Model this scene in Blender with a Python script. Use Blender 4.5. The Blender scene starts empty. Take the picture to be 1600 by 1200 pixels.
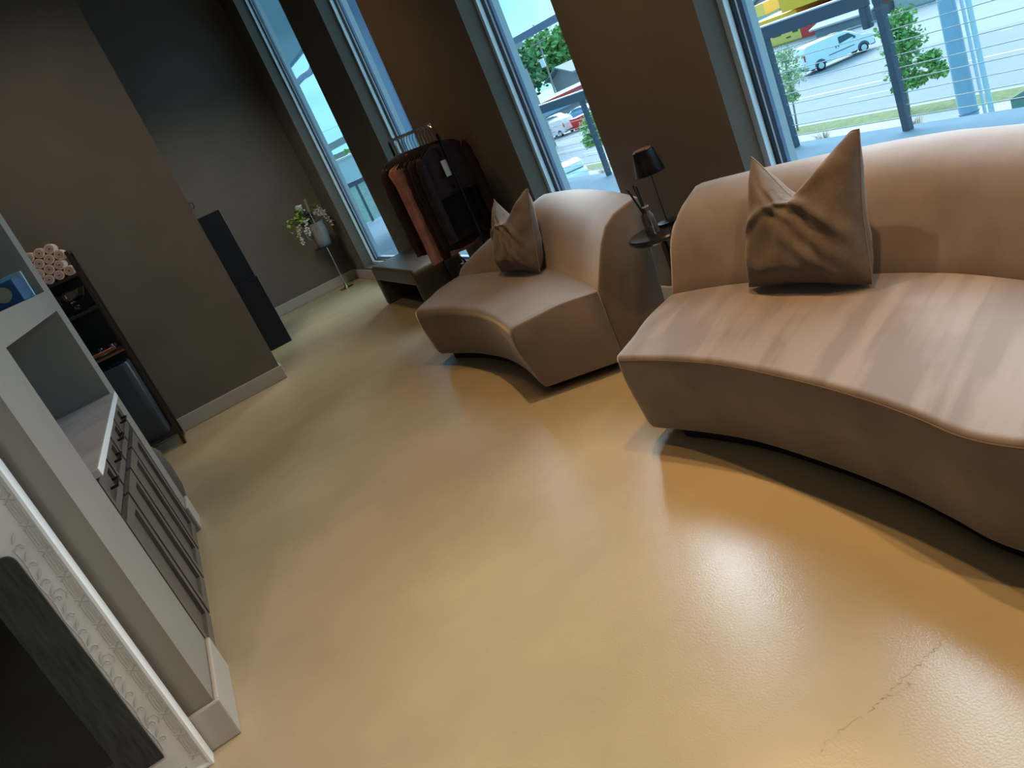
import bpy, math, random
from mathutils import Vector, Matrix
random.seed(7)
R = math.radians
SC = bpy.context.scene
COL = SC.collection

# ------------------------------------------------------------------ camera
pitch, roll, yaw = R(19.19), R(-24.3), R(18.12)
fwd = Vector((math.sin(yaw)*math.cos(pitch), math.cos(yaw)*math.cos(pitch), -math.sin(pitch)))
r0 = Vector((math.cos(yaw), -math.sin(yaw), 0)); u0 = r0.cross(fwd)
rt = math.cos(roll)*r0 + math.sin(roll)*u0
up = -math.sin(roll)*r0 + math.cos(roll)*u0
cam = bpy.data.objects.new('camera', bpy.data.cameras.new('camera')); COL.objects.link(cam)
cam.matrix_world = Matrix(((rt.x, up.x, -fwd.x, 0), (rt.y, up.y, -fwd.y, 0), (rt.z, up.z, -fwd.z, 1.5), (0, 0, 0, 1)))
cam.data.sensor_width = 36; cam.data.lens = 36*1245/1600
cam.data.clip_start = .05; cam.data.clip_end = 600
SC.camera = cam

# ------------------------------------------------------------------ world, sun, lights, exposure
SC.view_settings.view_transform = 'Standard'; SC.view_settings.look = 'None'
SC.view_settings.gamma = 1; SC.view_settings.use_curve_mapping = False
SC.view_settings.exposure = 0.3
w = bpy.data.worlds.new('sky'); SC.world = w; w.use_nodes = True
nt = w.node_tree; nt.nodes.clear()
tc = nt.nodes.new('ShaderNodeTexCoord'); mp = nt.nodes.new('ShaderNodeMapping'); nz = nt.nodes.new('ShaderNodeTexNoise')
cr = nt.nodes.new('ShaderNodeValToRGB'); bg = nt.nodes.new('ShaderNodeBackground'); wo = nt.nodes.new('ShaderNodeOutputWorld')
mp.inputs['Scale'].default_value = (1.2, 1.2, 5); nz.inputs['Scale'].default_value = 2.2; nz.inputs['Detail'].default_value = 5
cr.color_ramp.elements[0].position = .35; cr.color_ramp.elements[0].color = (.15, .44, .57, 1)
cr.color_ramp.elements[1].position = .68; cr.color_ramp.elements[1].color = (.28, .56, .67, 1)
nt.links.new(tc.outputs['Generated'], mp.inputs['Vector']); nt.links.new(mp.outputs[0], nz.inputs['Vector'])
nt.links.new(nz.outputs['Fac'], cr.inputs['Fac'])
# bright patch added to the unseen side of the sky, to light the column
vd = nt.nodes.new('ShaderNodeVectorMath'); vd.operation = 'DOT_PRODUCT'; vd.inputs[1].default_value = Vector((.86, .34, .38)).normalized()
nt.links.new(tc.outputs['Generated'], vd.inputs[0])
vm = nt.nodes.new('ShaderNodeMapRange'); vm.interpolation_type = 'SMOOTHSTEP'; vm.inputs[1].default_value = .72; vm.inputs[2].default_value = 1.0; vm.inputs[3].default_value = 0; vm.inputs[4].default_value = 1
nt.links.new(vd.outputs['Value'], vm.inputs[0])
gm = nt.nodes.new('ShaderNodeMix'); gm.data_type = 'RGBA'; gm.inputs[7].default_value = (2.6, 2.9, 3.0, 1)
nt.links.new(vm.outputs[0], gm.inputs[0]); nt.links.new(cr.outputs[0], gm.inputs[6]); nt.links.new(gm.outputs[2], bg.inputs['Color']); nt.links.new(bg.outputs[0], wo.inputs['Surface'])
bg.inputs['Strength'].default_value = 2.1

def light(name, typ, loc, energy, color, aim=None, **kw):
    l = bpy.data.lights.new(name, typ); l.energy = energy; l.color = color
    for k, v in kw.items(): setattr(l, k, v)
    o = bpy.data.objects.new(name, l); COL.objects.link(o); o.location = loc
    if aim is not None:
        o.rotation_euler = (Vector(aim)-Vector(loc)).to_track_quat('-Z', 'Y').to_euler()
    return o
light('overcast_sun', 'SUN', (20, 34, 30), 5.5, (.86, .95, 1), aim=(20-8.8, 34-17.0, 30-12.8), angle=R(38))
WARM = (1, .60, .27)
for i, (loc, aim, e, sz) in enumerate([
        ((1.8, 3.35, 4.1), (1.4, 2.9, 0), 200, 84), ((1.9, 1.6, 4.1), (1.35, 1.2, 0), 190, 80),
        ((1.7, -.6, 4.1), (1.2, .6, 0), 190, 80), ((1.5, 6.6, 4.1), (1.2, 6.0, 0), 110, 84)]):
    light('ceiling_or_fill_spot', 'SPOT', loc, e, WARM, aim, spot_size=R(sz), spot_blend=.9, shadow_soft_size=.05 if loc[1] < 6 else .3)
light('ceiling_or_fill_spot', 'SPOT', (.3, 7.9, 4.1), 230, (1, .88, .70), (1.0, 10.6, .2), spot_size=R(70), spot_blend=1, shadow_soft_size=.3)
light('ceiling_or_fill_spot', 'SPOT', (-.2, 4.9, 4.1), 85, (1, .80, .60), (-.3, 7.2, .9), spot_size=R(80), spot_blend=1, shadow_soft_size=.06)
light('ceiling_or_fill_spot', 'SPOT', (-1.5, -.9, 4.1), 90, (.93, .97, 1), (-1.15, 2.5, .7), spot_size=R(46), spot_blend=1, shadow_soft_size=.1)  # added cool fill, no lamp known here; brightens the white surround
light('fill_panel', 'AREA', (-.4, -1.5, 4.15), 12, (1, .84, .66), (-.4, -1.5, 0), shape='RECTANGLE', size=2.5, size_y=2.5)  # weak general fill added overhead, behind the camera

# ------------------------------------------------------------------ materials
def mat(name, col, rough=.6, metal=0, spec=.5, noise=0, nscale=8, sheen=0, bump=0, bscale=120, coat=0, trans=0, ior=1.45, noise2=None, stretch=None, emis=None):
    m = bpy.data.materials.new(name); m.use_nodes = True
    t = m.node_tree; b = t.nodes['Principled BSDF']
    b.inputs['Base Color'].default_value = (*col, 1); b.inputs['Roughness'].default_value = rough
    b.inputs['Metallic'].default_value = metal; b.inputs['Specular IOR Level'].default_value = spec
    b.inputs['Sheen Weight'].default_value = sheen; b.inputs['Coat Weight'].default_value = coat
    b.inputs['Transmission Weight'].default_value = trans; b.inputs['IOR'].default_value = ior
    if sheen: b.inputs['Sheen Roughness'].default_value = .45; b.inputs['Sheen Tint'].default_value = (.95, .88, .84, 1)
    if emis: b.inputs['Emission Color'].default_value = (*emis[:3], 1); b.inputs['Emission Strength'].default_value = emis[3]
    co = t.nodes.new('ShaderNodeTexCoord'); src = co.outputs['Object']
    if stretch:
        mm = t.nodes.new('ShaderNodeMapping'); mm.inputs['Scale'].default_value = stretch
        t.links.new(src, mm.inputs['Vector']); src = mm.outputs[0]
    if noise:
        n = t.nodes.new('ShaderNodeTexNoise'); n.inputs['Scale'].default_value = nscale; n.inputs['Detail'].default_value = 6
        t.links.new(src, n.inputs['Vector'])
        r = t.nodes.new('ShaderNodeValToRGB')
        lo = tuple(max(0, c*(1-noise)) for c in col); hi = noise2 or tuple(min(1, c*(1+noise)) for c in col)
        r.color_ramp.elements[0].position = .32; r.color_ramp.elements[1].position = .68
        r.color_ramp.elements[0].color = (*lo, 1); r.color_ramp.elements[1].color = (*hi, 1)
        t.links.new(n.outputs['Fac'], r.inputs['Fac']); t.links.new(r.outputs[0], b.inputs['Base Color'])
    if bump:
        n = t.nodes.new('ShaderNodeTexNoise'); n.inputs['Scale'].default_value = bscale; n.inputs['Detail'].default_value = 4
        t.links.new(src, n.inputs['Vector'])
        bp = t.nodes.new('ShaderNodeBump'); bp.inputs['Strength'].default_value = bump; bp.inputs['Distance'].default_value = .01
        t.links.new(n.outputs['Fac'], bp.inputs['Height']); t.links.new(bp.outputs[0], b.inputs['Normal'])
    return m

def velvet(name, lo, hi, streak=8.0, band=.5, edge=(.4, .6), across=2.6):
    """Brushed nap: bands run across the piece (uv.x = metres along it), with wavering edges."""
    m = bpy.data.materials.new(name); m.use_nodes = True
    t = m.node_tree; b = t.nodes['Principled BSDF']
    b.inputs['Roughness'].default_value = .75; b.inputs['Specular IOR Level'].default_value = .25
    b.inputs['Sheen Weight'].default_value = 1.0; b.inputs['Sheen Roughness'].default_value = .35
    b.inputs['Sheen Tint'].default_value = (1, .95, .93, 1)
    uv = t.nodes.new('ShaderNodeUVMap'); uv.uv_map = 'UVMap'
    mp = t.nodes.new('ShaderNodeMapping'); mp.inputs['Scale'].default_value = (streak, across, 1)
    n1 = t.nodes.new('ShaderNodeTexNoise'); n1.inputs['Scale'].default_value = 1; n1.inputs['Detail'].default_value = 3; n1.inputs['Distortion'].default_value = .3
    co = t.nodes.new('ShaderNodeTexCoord')
    n2 = t.nodes.new('ShaderNodeTexNoise'); n2.inputs['Scale'].default_value = 5; n2.inputs['Detail'].default_value = 5
    ad = t.nodes.new('ShaderNodeMix'); ad.data_type = 'FLOAT'; ad.inputs[0].default_value = 1-band
    r = t.nodes.new('ShaderNodeValToRGB'); r.color_ramp.elements[0].position = edge[0]; r.color_ramp.elements[1].position = edge[1]
    r.color_ramp.elements[0].color = (*lo, 1); r.color_ramp.elements[1].color = (*hi, 1)
    t.links.new(uv.outputs[0], mp.inputs['Vector']); t.links.new(mp.outputs[0], n1.inputs['Vector']); t.links.new(co.outputs['Object'], n2.inputs['Vector'])
    t.links.new(n1.outputs['Fac'], ad.inputs[2]); t.links.new(n2.outputs['Fac'], ad.inputs[3])
    t.links.new(ad.outputs[0], r.inputs['Fac']); t.links.new(r.outputs[0], b.inputs['Base Color'])
    n3 = t.nodes.new('ShaderNodeTexNoise'); n3.inputs['Scale'].default_value = 350
    t.links.new(co.outputs['Object'], n3.inputs['Vector'])
    bp = t.nodes.new('ShaderNodeBump'); bp.inputs['Strength'].default_value = .12; bp.inputs['Distance'].default_value = .004
    t.links.new(n3.outputs['Fac'], bp.inputs['Height']); t.links.new(bp.outputs[0], b.inputs['Normal'])
    return m

def glass_mat(name, tint=(.93, .97, 1), gloss=.07):
    m = bpy.data.materials.new(name); m.use_nodes = True; t = m.node_tree; t.nodes.clear()
    a = t.nodes.new('ShaderNodeBsdfTransparent'); a.inputs[0].default_value = (*tint, 1)
    g = t.nodes.new('ShaderNodeBsdfGlossy'); g.inputs['Roughness'].default_value = .02
    lw = t.nodes.new('ShaderNodeLayerWeight'); pw = t.nodes.new('ShaderNodeMath'); pw.operation = 'POWER'; pw.inputs[1].default_value = 4
    f = t.nodes.new('ShaderNodeMapRange'); f.inputs[3].default_value = .02; f.inputs[4].default_value = .35
    t.links.new(lw.outputs['Facing'], pw.inputs[0]); t.links.new(pw.outputs[0], f.inputs[0])
    mx = t.nodes.new('ShaderNodeMixShader'); o = t.nodes.new('ShaderNodeOutputMaterial')
    t.links.new(f.outputs[0], mx.inputs[0]); t.links.new(a.outputs[0], mx.inputs[1]); t.links.new(g.outputs[0], mx.inputs[2]); t.links.new(mx.outputs[0], o.inputs[0])
    return m

def floor_mat():
    m = bpy.data.materials.new('polished_concrete'); m.use_nodes = True
    t = m.node_tree; b = t.nodes['Principled BSDF']
    co = t.nodes.new('ShaderNodeTexCoord')
    n = t.nodes.new('ShaderNodeTexNoise'); n.inputs['Scale'].default_value = 1.1; n.inputs['Detail'].default_value = 6; n.inputs['Roughness'].default_value = .55
    r = t.nodes.new('ShaderNodeValToRGB'); r.color_ramp.elements[0].position = .3; r.color_ramp.elements[1].position = .72
    r.color_ramp.elements[0].color = (.37, .315, .195, 1); r.color_ramp.elements[1].color = (.50, .41, .255, 1)
    t.links.new(co.outputs['Object'], n.inputs['Vector']); t.links.new(n.outputs['Fac'], r.inputs['Fac'])
    t.links.new(r.outputs[0], b.inputs['Base Color'])
    n2 = t.nodes.new('ShaderNodeTexNoise'); n2.inputs['Scale'].default_value = 2.3; n2.inputs['Detail'].default_value = 4
    r2 = t.nodes.new('ShaderNodeMapRange'); r2.inputs[3].default_value = .19; r2.inputs[4].default_value = .30
    t.links.new(co.outputs['Object'], n2.inputs['Vector']); t.links.new(n2.outputs['Fac'], r2.inputs[0]); t.links.new(r2.outputs[0], b.inputs['Roughness'])
    b.inputs['Specular IOR Level'].default_value = .6
    n3 = t.nodes.new('ShaderNodeTexNoise'); n3.inputs['Scale'].default_value = 160; t.links.new(co.outputs['Object'], n3.inputs['Vector'])
    bp = t.nodes.new('ShaderNodeBump'); bp.inputs['Strength'].default_value = .10; bp.inputs['Distance'].default_value = .004
    t.links.new(n3.outputs['Fac'], bp.inputs['Height']); t.links.new(bp.outputs[0], b.inputs['Normal'])
    return m

M = {}
M['floor'] = floor_mat()
M['wall'] = mat('taupe_paint', (.15, .128, .105), .75, spec=.25, noise=.06, nscale=3, bump=.05, bscale=300)
M['niche'] = mat('daylit_column_paint', (.26, .235, .205), .7, spec=.25, noise=.04, nscale=3, bump=.05, bscale=300)  # wall taupe lightened, standing in for daylight on the column
M['ceiling'] = mat('dark_ceiling_paint', (.10, .09, .08), .8)
M['base'] = mat('greige_trim_paint', (.42, .39, .35), .5)
M['alu'] = mat('pale_aluminium', (.88, .92, .95), .4)
M['gasket'] = mat('black_gasket', (.012, .013, .02), .6)
M['clad'] = mat('pale_blue_cladding', (0.42, 0.5, 0.54), .5)
M['glass'] = glass_mat('window_glass')
M['sofa'] = velvet('taupe_velvet', (.20, .162, .146), (.255, .21, .193), 5, .4)
M['chairvel'] = velvet('tan_velvet', (.20, .152, .12), (.24, .185, .15), 8, .45)
M['pillow'] = mat('grey_brown_velvet', (.135, .105, .09), .8, spec=.2, sheen=.3, noise=.25, nscale=9, bump=.25, bscale=40)
M['cushpipe'] = mat('cushion_piping', (.22, .18, .155), .8)
M['plinth'] = mat('black_plinth', (.012, .011, .010), .7)
M['bench'] = mat('brown_leather', (.075, .058, .042), .45, noise=.12, nscale=20, bump=.06, bscale=200)
M['black'] = mat('black_gloss', (.010, .010, .011), .18)
M['blackmetal'] = mat('black_metal', (.014, .013, .013), .35, metal=.6)
M['blackmatt'] = mat('black_matt', (.008, .008, .009), .7)
M['chrome'] = mat('polished_steel', (.75, .76, .78), .15, metal=1)
M['brass'] = mat('brass', (.62, .47, .25), .25, metal=1)
M['darkwood'] = mat('dark_wood', (.030, .020, .014), .35, noise=.3, nscale=6, stretch=(12, 12, 1))
M['cabwood'] = mat('grey_brown_wood', (.105, .085, .072), .42, noise=.28, nscale=5, stretch=(14, 14, 1.2))
M['marble'] = mat('pinkish_marble', (.50, .45, .45), .25, noise=.12, nscale=5)
M['white'] = mat('white_lacquer', (.90, .92, .94), .25)
M['resin'] = mat('white_veined_plaster', (.80, .82, .84), .4, noise=.12, nscale=7)
M['insert'] = mat('charcoal_stained_oak', (.034, .042, .043), .45, noise=.4, nscale=7, stretch=(14, 14, 1.5))
M['firebox'] = mat('blue_black_glass', (.004, .007, .012), .12, noise=.8, nscale=4)
M['navy'] = mat('navy_lacquer', (.007, .010, .018), .35)
M['vase'] = mat('grey_ceramic', (0.25, 0.232, 0.215), .5, noise=.06, nscale=20)
M['leaf'] = mat('yellow_green_leaf', (0.34, 0.42, 0.09), .5, noise=.4, nscale=30)
M['petal'] = mat('cream_petal', (.72, .64, .55), .6, noise=.12, nscale=60)
M['petalpink'] = mat('blush_petal', (.52, .40, .36), .6, noise=.12, nscale=60)
M['purple'] = mat('plum_leaf', (.06, .025, .04), .6, noise=.4, nscale=30)
M['straw'] = mat('dried_straw', (.33, .24, .14), .7, noise=.2, nscale=40)
M['maroon'] = mat('maroon_knit', (0.042, 0.016, 0.018), .85, noise=.25, nscale=14, bump=.2, bscale=60)
M['blackcloth'] = mat('black_cloth', (.010, .008, .009), .85, noise=.3, nscale=14, bump=.2, bscale=60)
M['pink'] = mat('dusty_pink_cloth', (0.68, 0.32, 0.25), .8, noise=.18, nscale=12, bump=.25, bscale=50)
M['paper'] = mat('cream_paper', (.72, .66, .56), .7)
M['towel'] = mat('blush_towel', (.78, .60, .51), .9, noise=.15, nscale=40, bump=.3, bscale=90)
M['crystal'] = mat('crystal', (1, 1, 1), .0, trans=1, ior=1.5)
M['bluebox'] = mat('blue_card', (.015, .085, .20), .5, noise=.2, nscale=12)
M['ltblue'] = mat('light_blue_card', (.30, .48, .62), .5)
M['tan'] = mat('tan_print', (.40, .33, .22), .6)
M['pouf'] = mat('brown_bouclé'.replace('é', 'e'), (.085, .066, .048), .8, noise=.2, nscale=30, bump=.3, bscale=80)
M['basket'] = mat('slate_blue_fabric', (.035, .048, .065), .35, noise=.25, nscale=5)
M['copper'] = mat('copper_edge', (.42, .19, .10), .3, metal=.8)
M['red'] = mat('red_paint', (0.72, 0.05, 0.045), .5)
M['yellow'] = mat('yellow_paint', (0.98, 0.5, 0.03), .5)
M['yellowpale'] = mat('pale_yellow_paint', (0.9, 0.62, 0.14), .5)
M['asphalt'] = mat('pale_asphalt', (0.205, 0.245, 0.28), .85, noise=.06, nscale=.8)
M['roadway'] = mat('road_asphalt', (0.155, 0.195, 0.24), .85, noise=.06, nscale=.5)
M['concrete'] = mat('pale_concrete', (0.4, 0.4, 0.39), .85, noise=.05, nscale=2)
M['terrace'] = mat('blue_grey_terrace', (0.13, 0.21, 0.28), .9, spec=.1, noise=.06, nscale=3)
M['grass'] = mat('grass_green', (0.1, 0.15, 0.045), .9, noise=.3, nscale=5)
M['roadyellow'] = mat('yellow_line_paint', (0.62, 0.42, 0.13), .7)
M['roadwhite'] = mat('white_line_paint', (0.42, 0.44, 0.45), .7)
M['rail'] = mat('dark_blue_steel', (0.055, 0.085, 0.125), .5)
M['railtop'] = mat('pale_steel_cap', (.62, .70, .74), .5)
M['cable'] = mat('steel_cable', (0.4, 0.44, 0.46), .4)
M['foliage'] = mat('green_foliage', (0.19, 0.38, 0.11), .6, noise=.45, nscale=3)
M['foliagepale'] = mat('pale_green_foliage', (0.32, 0.45, 0.24), .6, noise=.4, nscale=3)
M['foliagedark'] = mat('deep_green_foliage', (0.13, 0.27, 0.11), .6, noise=.5, nscale=.8)
M['bark'] = mat('grey_bark', (.26, .24, .20), .8, noise=.2, nscale=9)
M['pole'] = mat('blue_grey_galvanised', (0.26, 0.4, 0.52), .5, noise=.05, nscale=2)
M['polepale'] = mat('pale_conduit', (0.48, 0.6, 0.68), .5)
M['xformer'] = mat('green_steel', (0.13, 0.25, 0.21), .5)
M['xformerdark'] = mat('dark_green_steel', (.09, .22, .19), .5)
M['vanwhite'] = mat('white_car_paint', (0.8, 0.86, 0.9), .25, coat=.5)
M['tyre'] = mat('tyre_rubber', (.02, .022, .026), .8)
M['plastic'] = mat('dark_bumper_plastic', (.09, .12, .17), .6)
M['autoglass'] = mat('car_glass', (.05, .11, .14), .1)
M['hub'] = mat('wheel_steel', (.62, .68, .74), .5)
M['trailer'] = mat('slate_grey_panel', (0.2, 0.23, 0.28), .7, noise=.08, nscale=.6)
M['roofwhite'] = mat('white_roof_membrane', (0.5, 0.5, 0.5), .6)
M['brownwall'] = mat('mauve_brown_siding', (0.38, 0.33, 0.34), .7)
M['greyroof'] = mat('grey_shingle', (0.27, 0.28, 0.3), .8, noise=.1, nscale=1)
M['bluewall'] = mat('mid_blue_panel', (0.24, 0.4, 0.56), .6)
M['brick'] = mat('pale_greenish_brick', (0.34, 0.43, 0.38), .8, noise=.12, nscale=6)
M['beam'] = mat('blue_grey_steel', (0.15, 0.2, 0.32), .5)
M['soffit'] = mat('teal_soffit_board', (0.2, 0.31, 0.35), .7)
M['sign'] = mat('dark_sign_print', (.10, .09, .05), .7)

# ------------------------------------------------------------------ mesh helpers
class MB:
    """Collects shapes; build() links them as ONE mesh object."""
    def __init__(s, T=None): s.v = []; s.f = []; s.uv = {}; s.T = T
    def add(s, vs, fs):
        o = len(s.v)
        s.v += [(s.T @ Vector(p)) if s.T else Vector(p) for p in vs]
        s.f += [tuple(i+o for i in f) for f in fs]; return o
    def box(s, x0, x1, y0, y1, z0, z1, rot=None, c=None):
        vs = [Vector((x, y, z)) for x in (x0, x1) for y in (y0, y1) for z in (z0, z1)]
        if rot is not None:
            cc = Vector(c) if c else Vector(((x0+x1)/2, (y0+y1)/2, (z0+z1)/2))
            vs = [cc + rot @ (p-cc) for p in vs]
        s.add(vs, [(0, 1, 3, 2), (4, 6, 7, 5), (0, 4, 5, 1), (2, 3, 7, 6), (0, 2, 6, 4), (1, 5, 7, 3)]); return s
    def rings(s, rings, closed=True, cap=True):
        n = len(rings[0]); vs = [p for r in rings for p in r]; fs = []
        for i in range(len(rings)-1):
            for j in range(n if closed else n-1):
                k = (j+1) % n
                fs.append((i*n+j, i*n+k, (i+1)*n+k, (i+1)*n+j))
        if cap:
            fs.append(tuple(reversed(range(n)))); fs.append(tuple((len(rings)-1)*n+j for j in range(n)))
        s.add(vs, fs); return s
    def tube(s, path, r, n=10, cap=True):
        path = [Vector(p) for p in path]; rr = r if isinstance(r, (list, tuple)) else [r]*len(path); rings = []; prev = None
        for i, p in enumerate(path):
            t = (path[min(i+1, len(path)-1)]-path[max(i-1, 0)]).normalized()
            if prev is None:
                a = Vector((0, 0, 1)) if abs(t.z) < .9 else Vector((1, 0, 0)); x = t.cross(a).normalized()
            else:
                x = (prev - t*prev.dot(t)).normalized()
            prev = x; y = t.cross(x)
            rings.append([p + rr[i]*(math.cos(2*math.pi*k/n)*x + math.sin(2*math.pi*k/n)*y) for k in range(n)])
        s.rings(rings, True, cap); return s
    def lathe(s, prof, c, n=32, cap=True):
        c = Vector(c)
        s.rings([[c+Vector((r*math.cos(2*math.pi*k/n), r*math.sin(2*math.pi*k/n), z)) for k in range(n)] for r, z in prof], True, cap); return s
    def prism(s, poly, axis, a, b):
        """poly: 2D outline; extruded along axis 'x','y','z' from a to b."""
        def P(p, t): return {'x': (t, p[0], p[1]), 'y': (p[0], t, p[1]), 'z': (p[0], p[1], t)}[axis]
        s.rings([[Vector(P(p, a)) for p in poly], [Vector(P(p, b)) for p in poly]]); return s
    def ball(s, c, r, n=10, m=6, sq=(1, 1, 1)):
        c = Vector(c); rg = []
        for i in range(1, m):
            t = math.pi*i/m
            rg.append([c+Vector((sq[0]*r*math.sin(t)*math.cos(2*math.pi*k/n), sq[1]*r*math.sin(t)*math.sin(2*math.pi*k/n), -sq[2]*r*math.cos(t))) for k in range(n)])
        s.rings(rg); return s
    def build(s, name, m, parent=None, smooth=40, bevel=0, seg=2, subsurf=0):
        me = bpy.data.meshes.new(name); me.from_pydata([tuple(p) for p in s.v], [], s.f)
        if s.uv:
            l = me.uv_layers.new(name='UVMap')
            for lp in me.loops: l.data[lp.index].uv = s.uv.get(lp.vertex_index, (0, 0))
        me.materials.append(m); me.update()
        import bmesh
        bm = bmesh.new(); bm.from_mesh(me); bmesh.ops.recalc_face_normals(bm, faces=bm.faces); bm.to_mesh(me); bm.free()
        if smooth:
            for p in me.polygons: p.use_smooth = True
            me.set_sharp_from_angle(angle=R(smooth))
        o = bpy.data.objects.new(name, me); COL.objects.link(o)
        if bevel:
            b = o.modifiers.new('bevel', 'BEVEL'); b.width = bevel; b.segments = seg; b.limit_method = 'ANGLE'; b.angle_limit = R(40); b.harden_normals = False
        if subsurf:
            q = o.modifiers.new('sub', 'SUBSURF'); q.levels = subsurf; q.render_levels = subsurf
        if parent is not None:
            o.parent = parent
            if parent.type == 'EMPTY': o.location = -Vector(parent.location)   # shapes are written in room coordinates
        return o
def tag(o, label, cat, group=None):
    o['label'] = label; o['category'] = cat
    if group: o['group'] = group
    return o
def thing(name, loc, label, cat, group=None):
    e = bpy.data.objects.new(name, None); COL.objects.link(e); e.location = loc; e.empty_display_size = .1
    return tag(e, label, cat, group)
def struct(o): o['kind'] = 'structure'; return o
def copy_thing(o, loc, label=None, group=None):
    c = o.copy(); COL.objects.link(c); c.location = loc
    if label: c['label'] = label
    if group: c['group'] = group
    def rec(src, dst):
        for ch in src.children:
            d = ch.copy(); COL.objects.link(d); d.parent = dst; rec(ch, d)
    rec(o, c); return c
def crom(pts, n):
    pts = [Vector(p) for p in pts]; out = []; N = len(pts)
    for i in range(N-1):
        p0 = pts[max(i-1, 0)]; p1 = pts[i]; p2 = pts[i+1]; p3 = pts[min(i+2, N-1)]
        for k in range(n):
            t = k/n
            out.append(.5*((2*p1)+(p2-p0)*t+(2*p0-5*p1+4*p2-p3)*t*t+(3*p1-p0-3*p2+p3)*t**3))
    out.append(pts[-1]); return out
def lerp(a, b, t): return a+(b-a)*t

# ------------------------------------------------------------------ room shell
TH = math.atan(.03)                                   # the window wall runs slightly askew to the partitions
WT = Matrix.Translation((2.48, 0, 0)) @ Matrix.Rotation(TH, 4, 'Z')    # local x = outwards, y = along the wall
struct(MB().prism([(-4, -4.2), (2.62, -4.2), (2.18, 11.2), (-4, 11.2)], 'z', -.2, 0).build('floor', M['floor'], smooth=0))
M['crack'] = mat('floor_crack_line', (.20, .15, .08), .8)
ck = MB(); rnd_ = random.Random(5)
def crack(pts, wd):
    pts = crom([(*p, 0) for p in pts], 12); l = []; q = []
    for i, p in enumerate(pts):
        p = p+Vector((rnd_.gauss(0, .003), rnd_.gauss(0, .003), 0)); wv = wd*rnd_.uniform(.3, 1)
        l.append(p+Vector((wv, wv*.3, .0006))); q.append(p+Vector((-wv, -wv*.3, .0006)))
    n = len(pts); ck.add(l+q, [(i, i+1, n+i+1, n+i) for i in range(n-1)])
crack([(.66, 1.14), (.73, 1.144), (.82, 1.135), (.905, 1.142), (.98, 1.14), (1.061, 1.146)], .0009); crack([(.86, 1.14), (.905, 1.118), (.93, 1.122)], .0007)
struct(ck.build('floor_crack', M['crack'], smooth=0))
struct(MB().box(-4.2, 3.2, -4.2, 11.3, 4.2, 4.35).build('ceiling', M['ceiling'], smooth=0))
struct(MB().box(-4.2, 2.18, 10.85, 11.1, 0, 4.2).build('wall_far', M['wall'], smooth=0))
struct(MB().box(-4.2, -4, -4.2, 11, 0, 4.2).build('wall_left', M['wall'], smooth=0))
struct(MB().box(-4.2, 2.6, -4.3, -4.1, 0, 4.2).build('wall_back', M['wall'], smooth=0))
struct(MB().box(-4, .45, 7.2, 7.42, 0, 4.2).build('wall_partition', M['wall'], smooth=0))
OPEN = [(8.53, 10.2), (6.6, 7.53), (3.975, 5.0), (.5, 2.95), (-2.4, -1.2)]  # last opening: unseen window added to bring light onto the surround
SILL, HEAD = .15, 3.75
mb = MB(WT); edge = [-4.2]
for a, b in sorted(OPEN): edge += [a, b]
edge.append(11.05)
for i in range(0, len(edge), 2): mb.box(0, .17, edge[i], edge[i+1], 0, 4.2)
for a, b in OPEN: mb.box(0, .17, a, b, 0, SILL); mb.box(0, .17, a, b, HEAD, 4.2)
struct(mb.build('wall_right', M['wall'], smooth=0))
mb = MB(WT)
for i in range(0, len(edge), 2): mb.box(.172, .245, edge[i]+.02*(i > 0), edge[i+1]-.02, -.3, 4.2)
for a, b in OPEN: mb.box(.172, .245, a-.02, b+.02, -.3, SILL-.02); mb.box(.172, .245, a-.02, b+.02, HEAD, 4.2)
struct(mb.build('wall_exterior', M['clad'], smooth=0))
for n, (a, b) in enumerate(OPEN):
    wn = bpy.data.objects.new('window_%d' % (n+1), None); COL.objects.link(wn); struct(wn)
    m1 = MB(WT); m2 = MB(WT); m3 = MB(WT); m4 = MB(WT)
    for (x0, x1, wd, m_) in ((.12, .15, .035, m1), (.15, .168, .05, m2), (.168, .185, .042, m1), (.185, .205, .07, m3), (.205, .255, .06, m4)):
        m_.box(x0, x1, a, a+wd, SILL, HEAD); m_.box(x0, x1, b-wd, b, SILL, HEAD)
        m_.box(x0, x1, a+wd, b-wd, SILL, SILL+wd); m_.box(x0, x1, a+wd, b-wd, HEAD-wd, HEAD)
    m1.build('frame', M['alu'], wn, smooth=0); m2.build('gasket', M['gasket'], wn, smooth=0)
    m3.build('glazing_bead', M['beam'], wn, smooth=0); m4.build('outer_frame', M['clad'], wn, smooth=0)
    MB(WT).box(.1155, .1175, a+.001, b-.001, SILL+.001, HEAD-.001).build('pane', M['glass'], wn, smooth=0)
    # a portal lets the sky's light find the opening
    pl = bpy.data.lights.new('sky_portal', 'AREA'); pl.shape = 'RECTANGLE'; pl.size = b-a; pl.size_y = HEAD-SILL; pl.cycles.is_portal = True
    po = bpy.data.objects.new('sky_portal', pl); COL.objects.link(po)
    ctr = WT @ Vector((.34, (a+b)/2, (SILL+HEAD)/2)); inw = WT.to_3x3() @ Vector((-1, 0, 0))
    xa = WT.to_3x3() @ Vector((0, 1, 0)); za = -inw; ya = za.cross(xa)
    po.matrix_world = Matrix(((xa.x, ya.x, za.x, ctr.x), (xa.y, ya.y, za.y, ctr.y), (xa.z, ya.z, za.z, ctr.z), (0, 0, 0, 1)))

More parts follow.
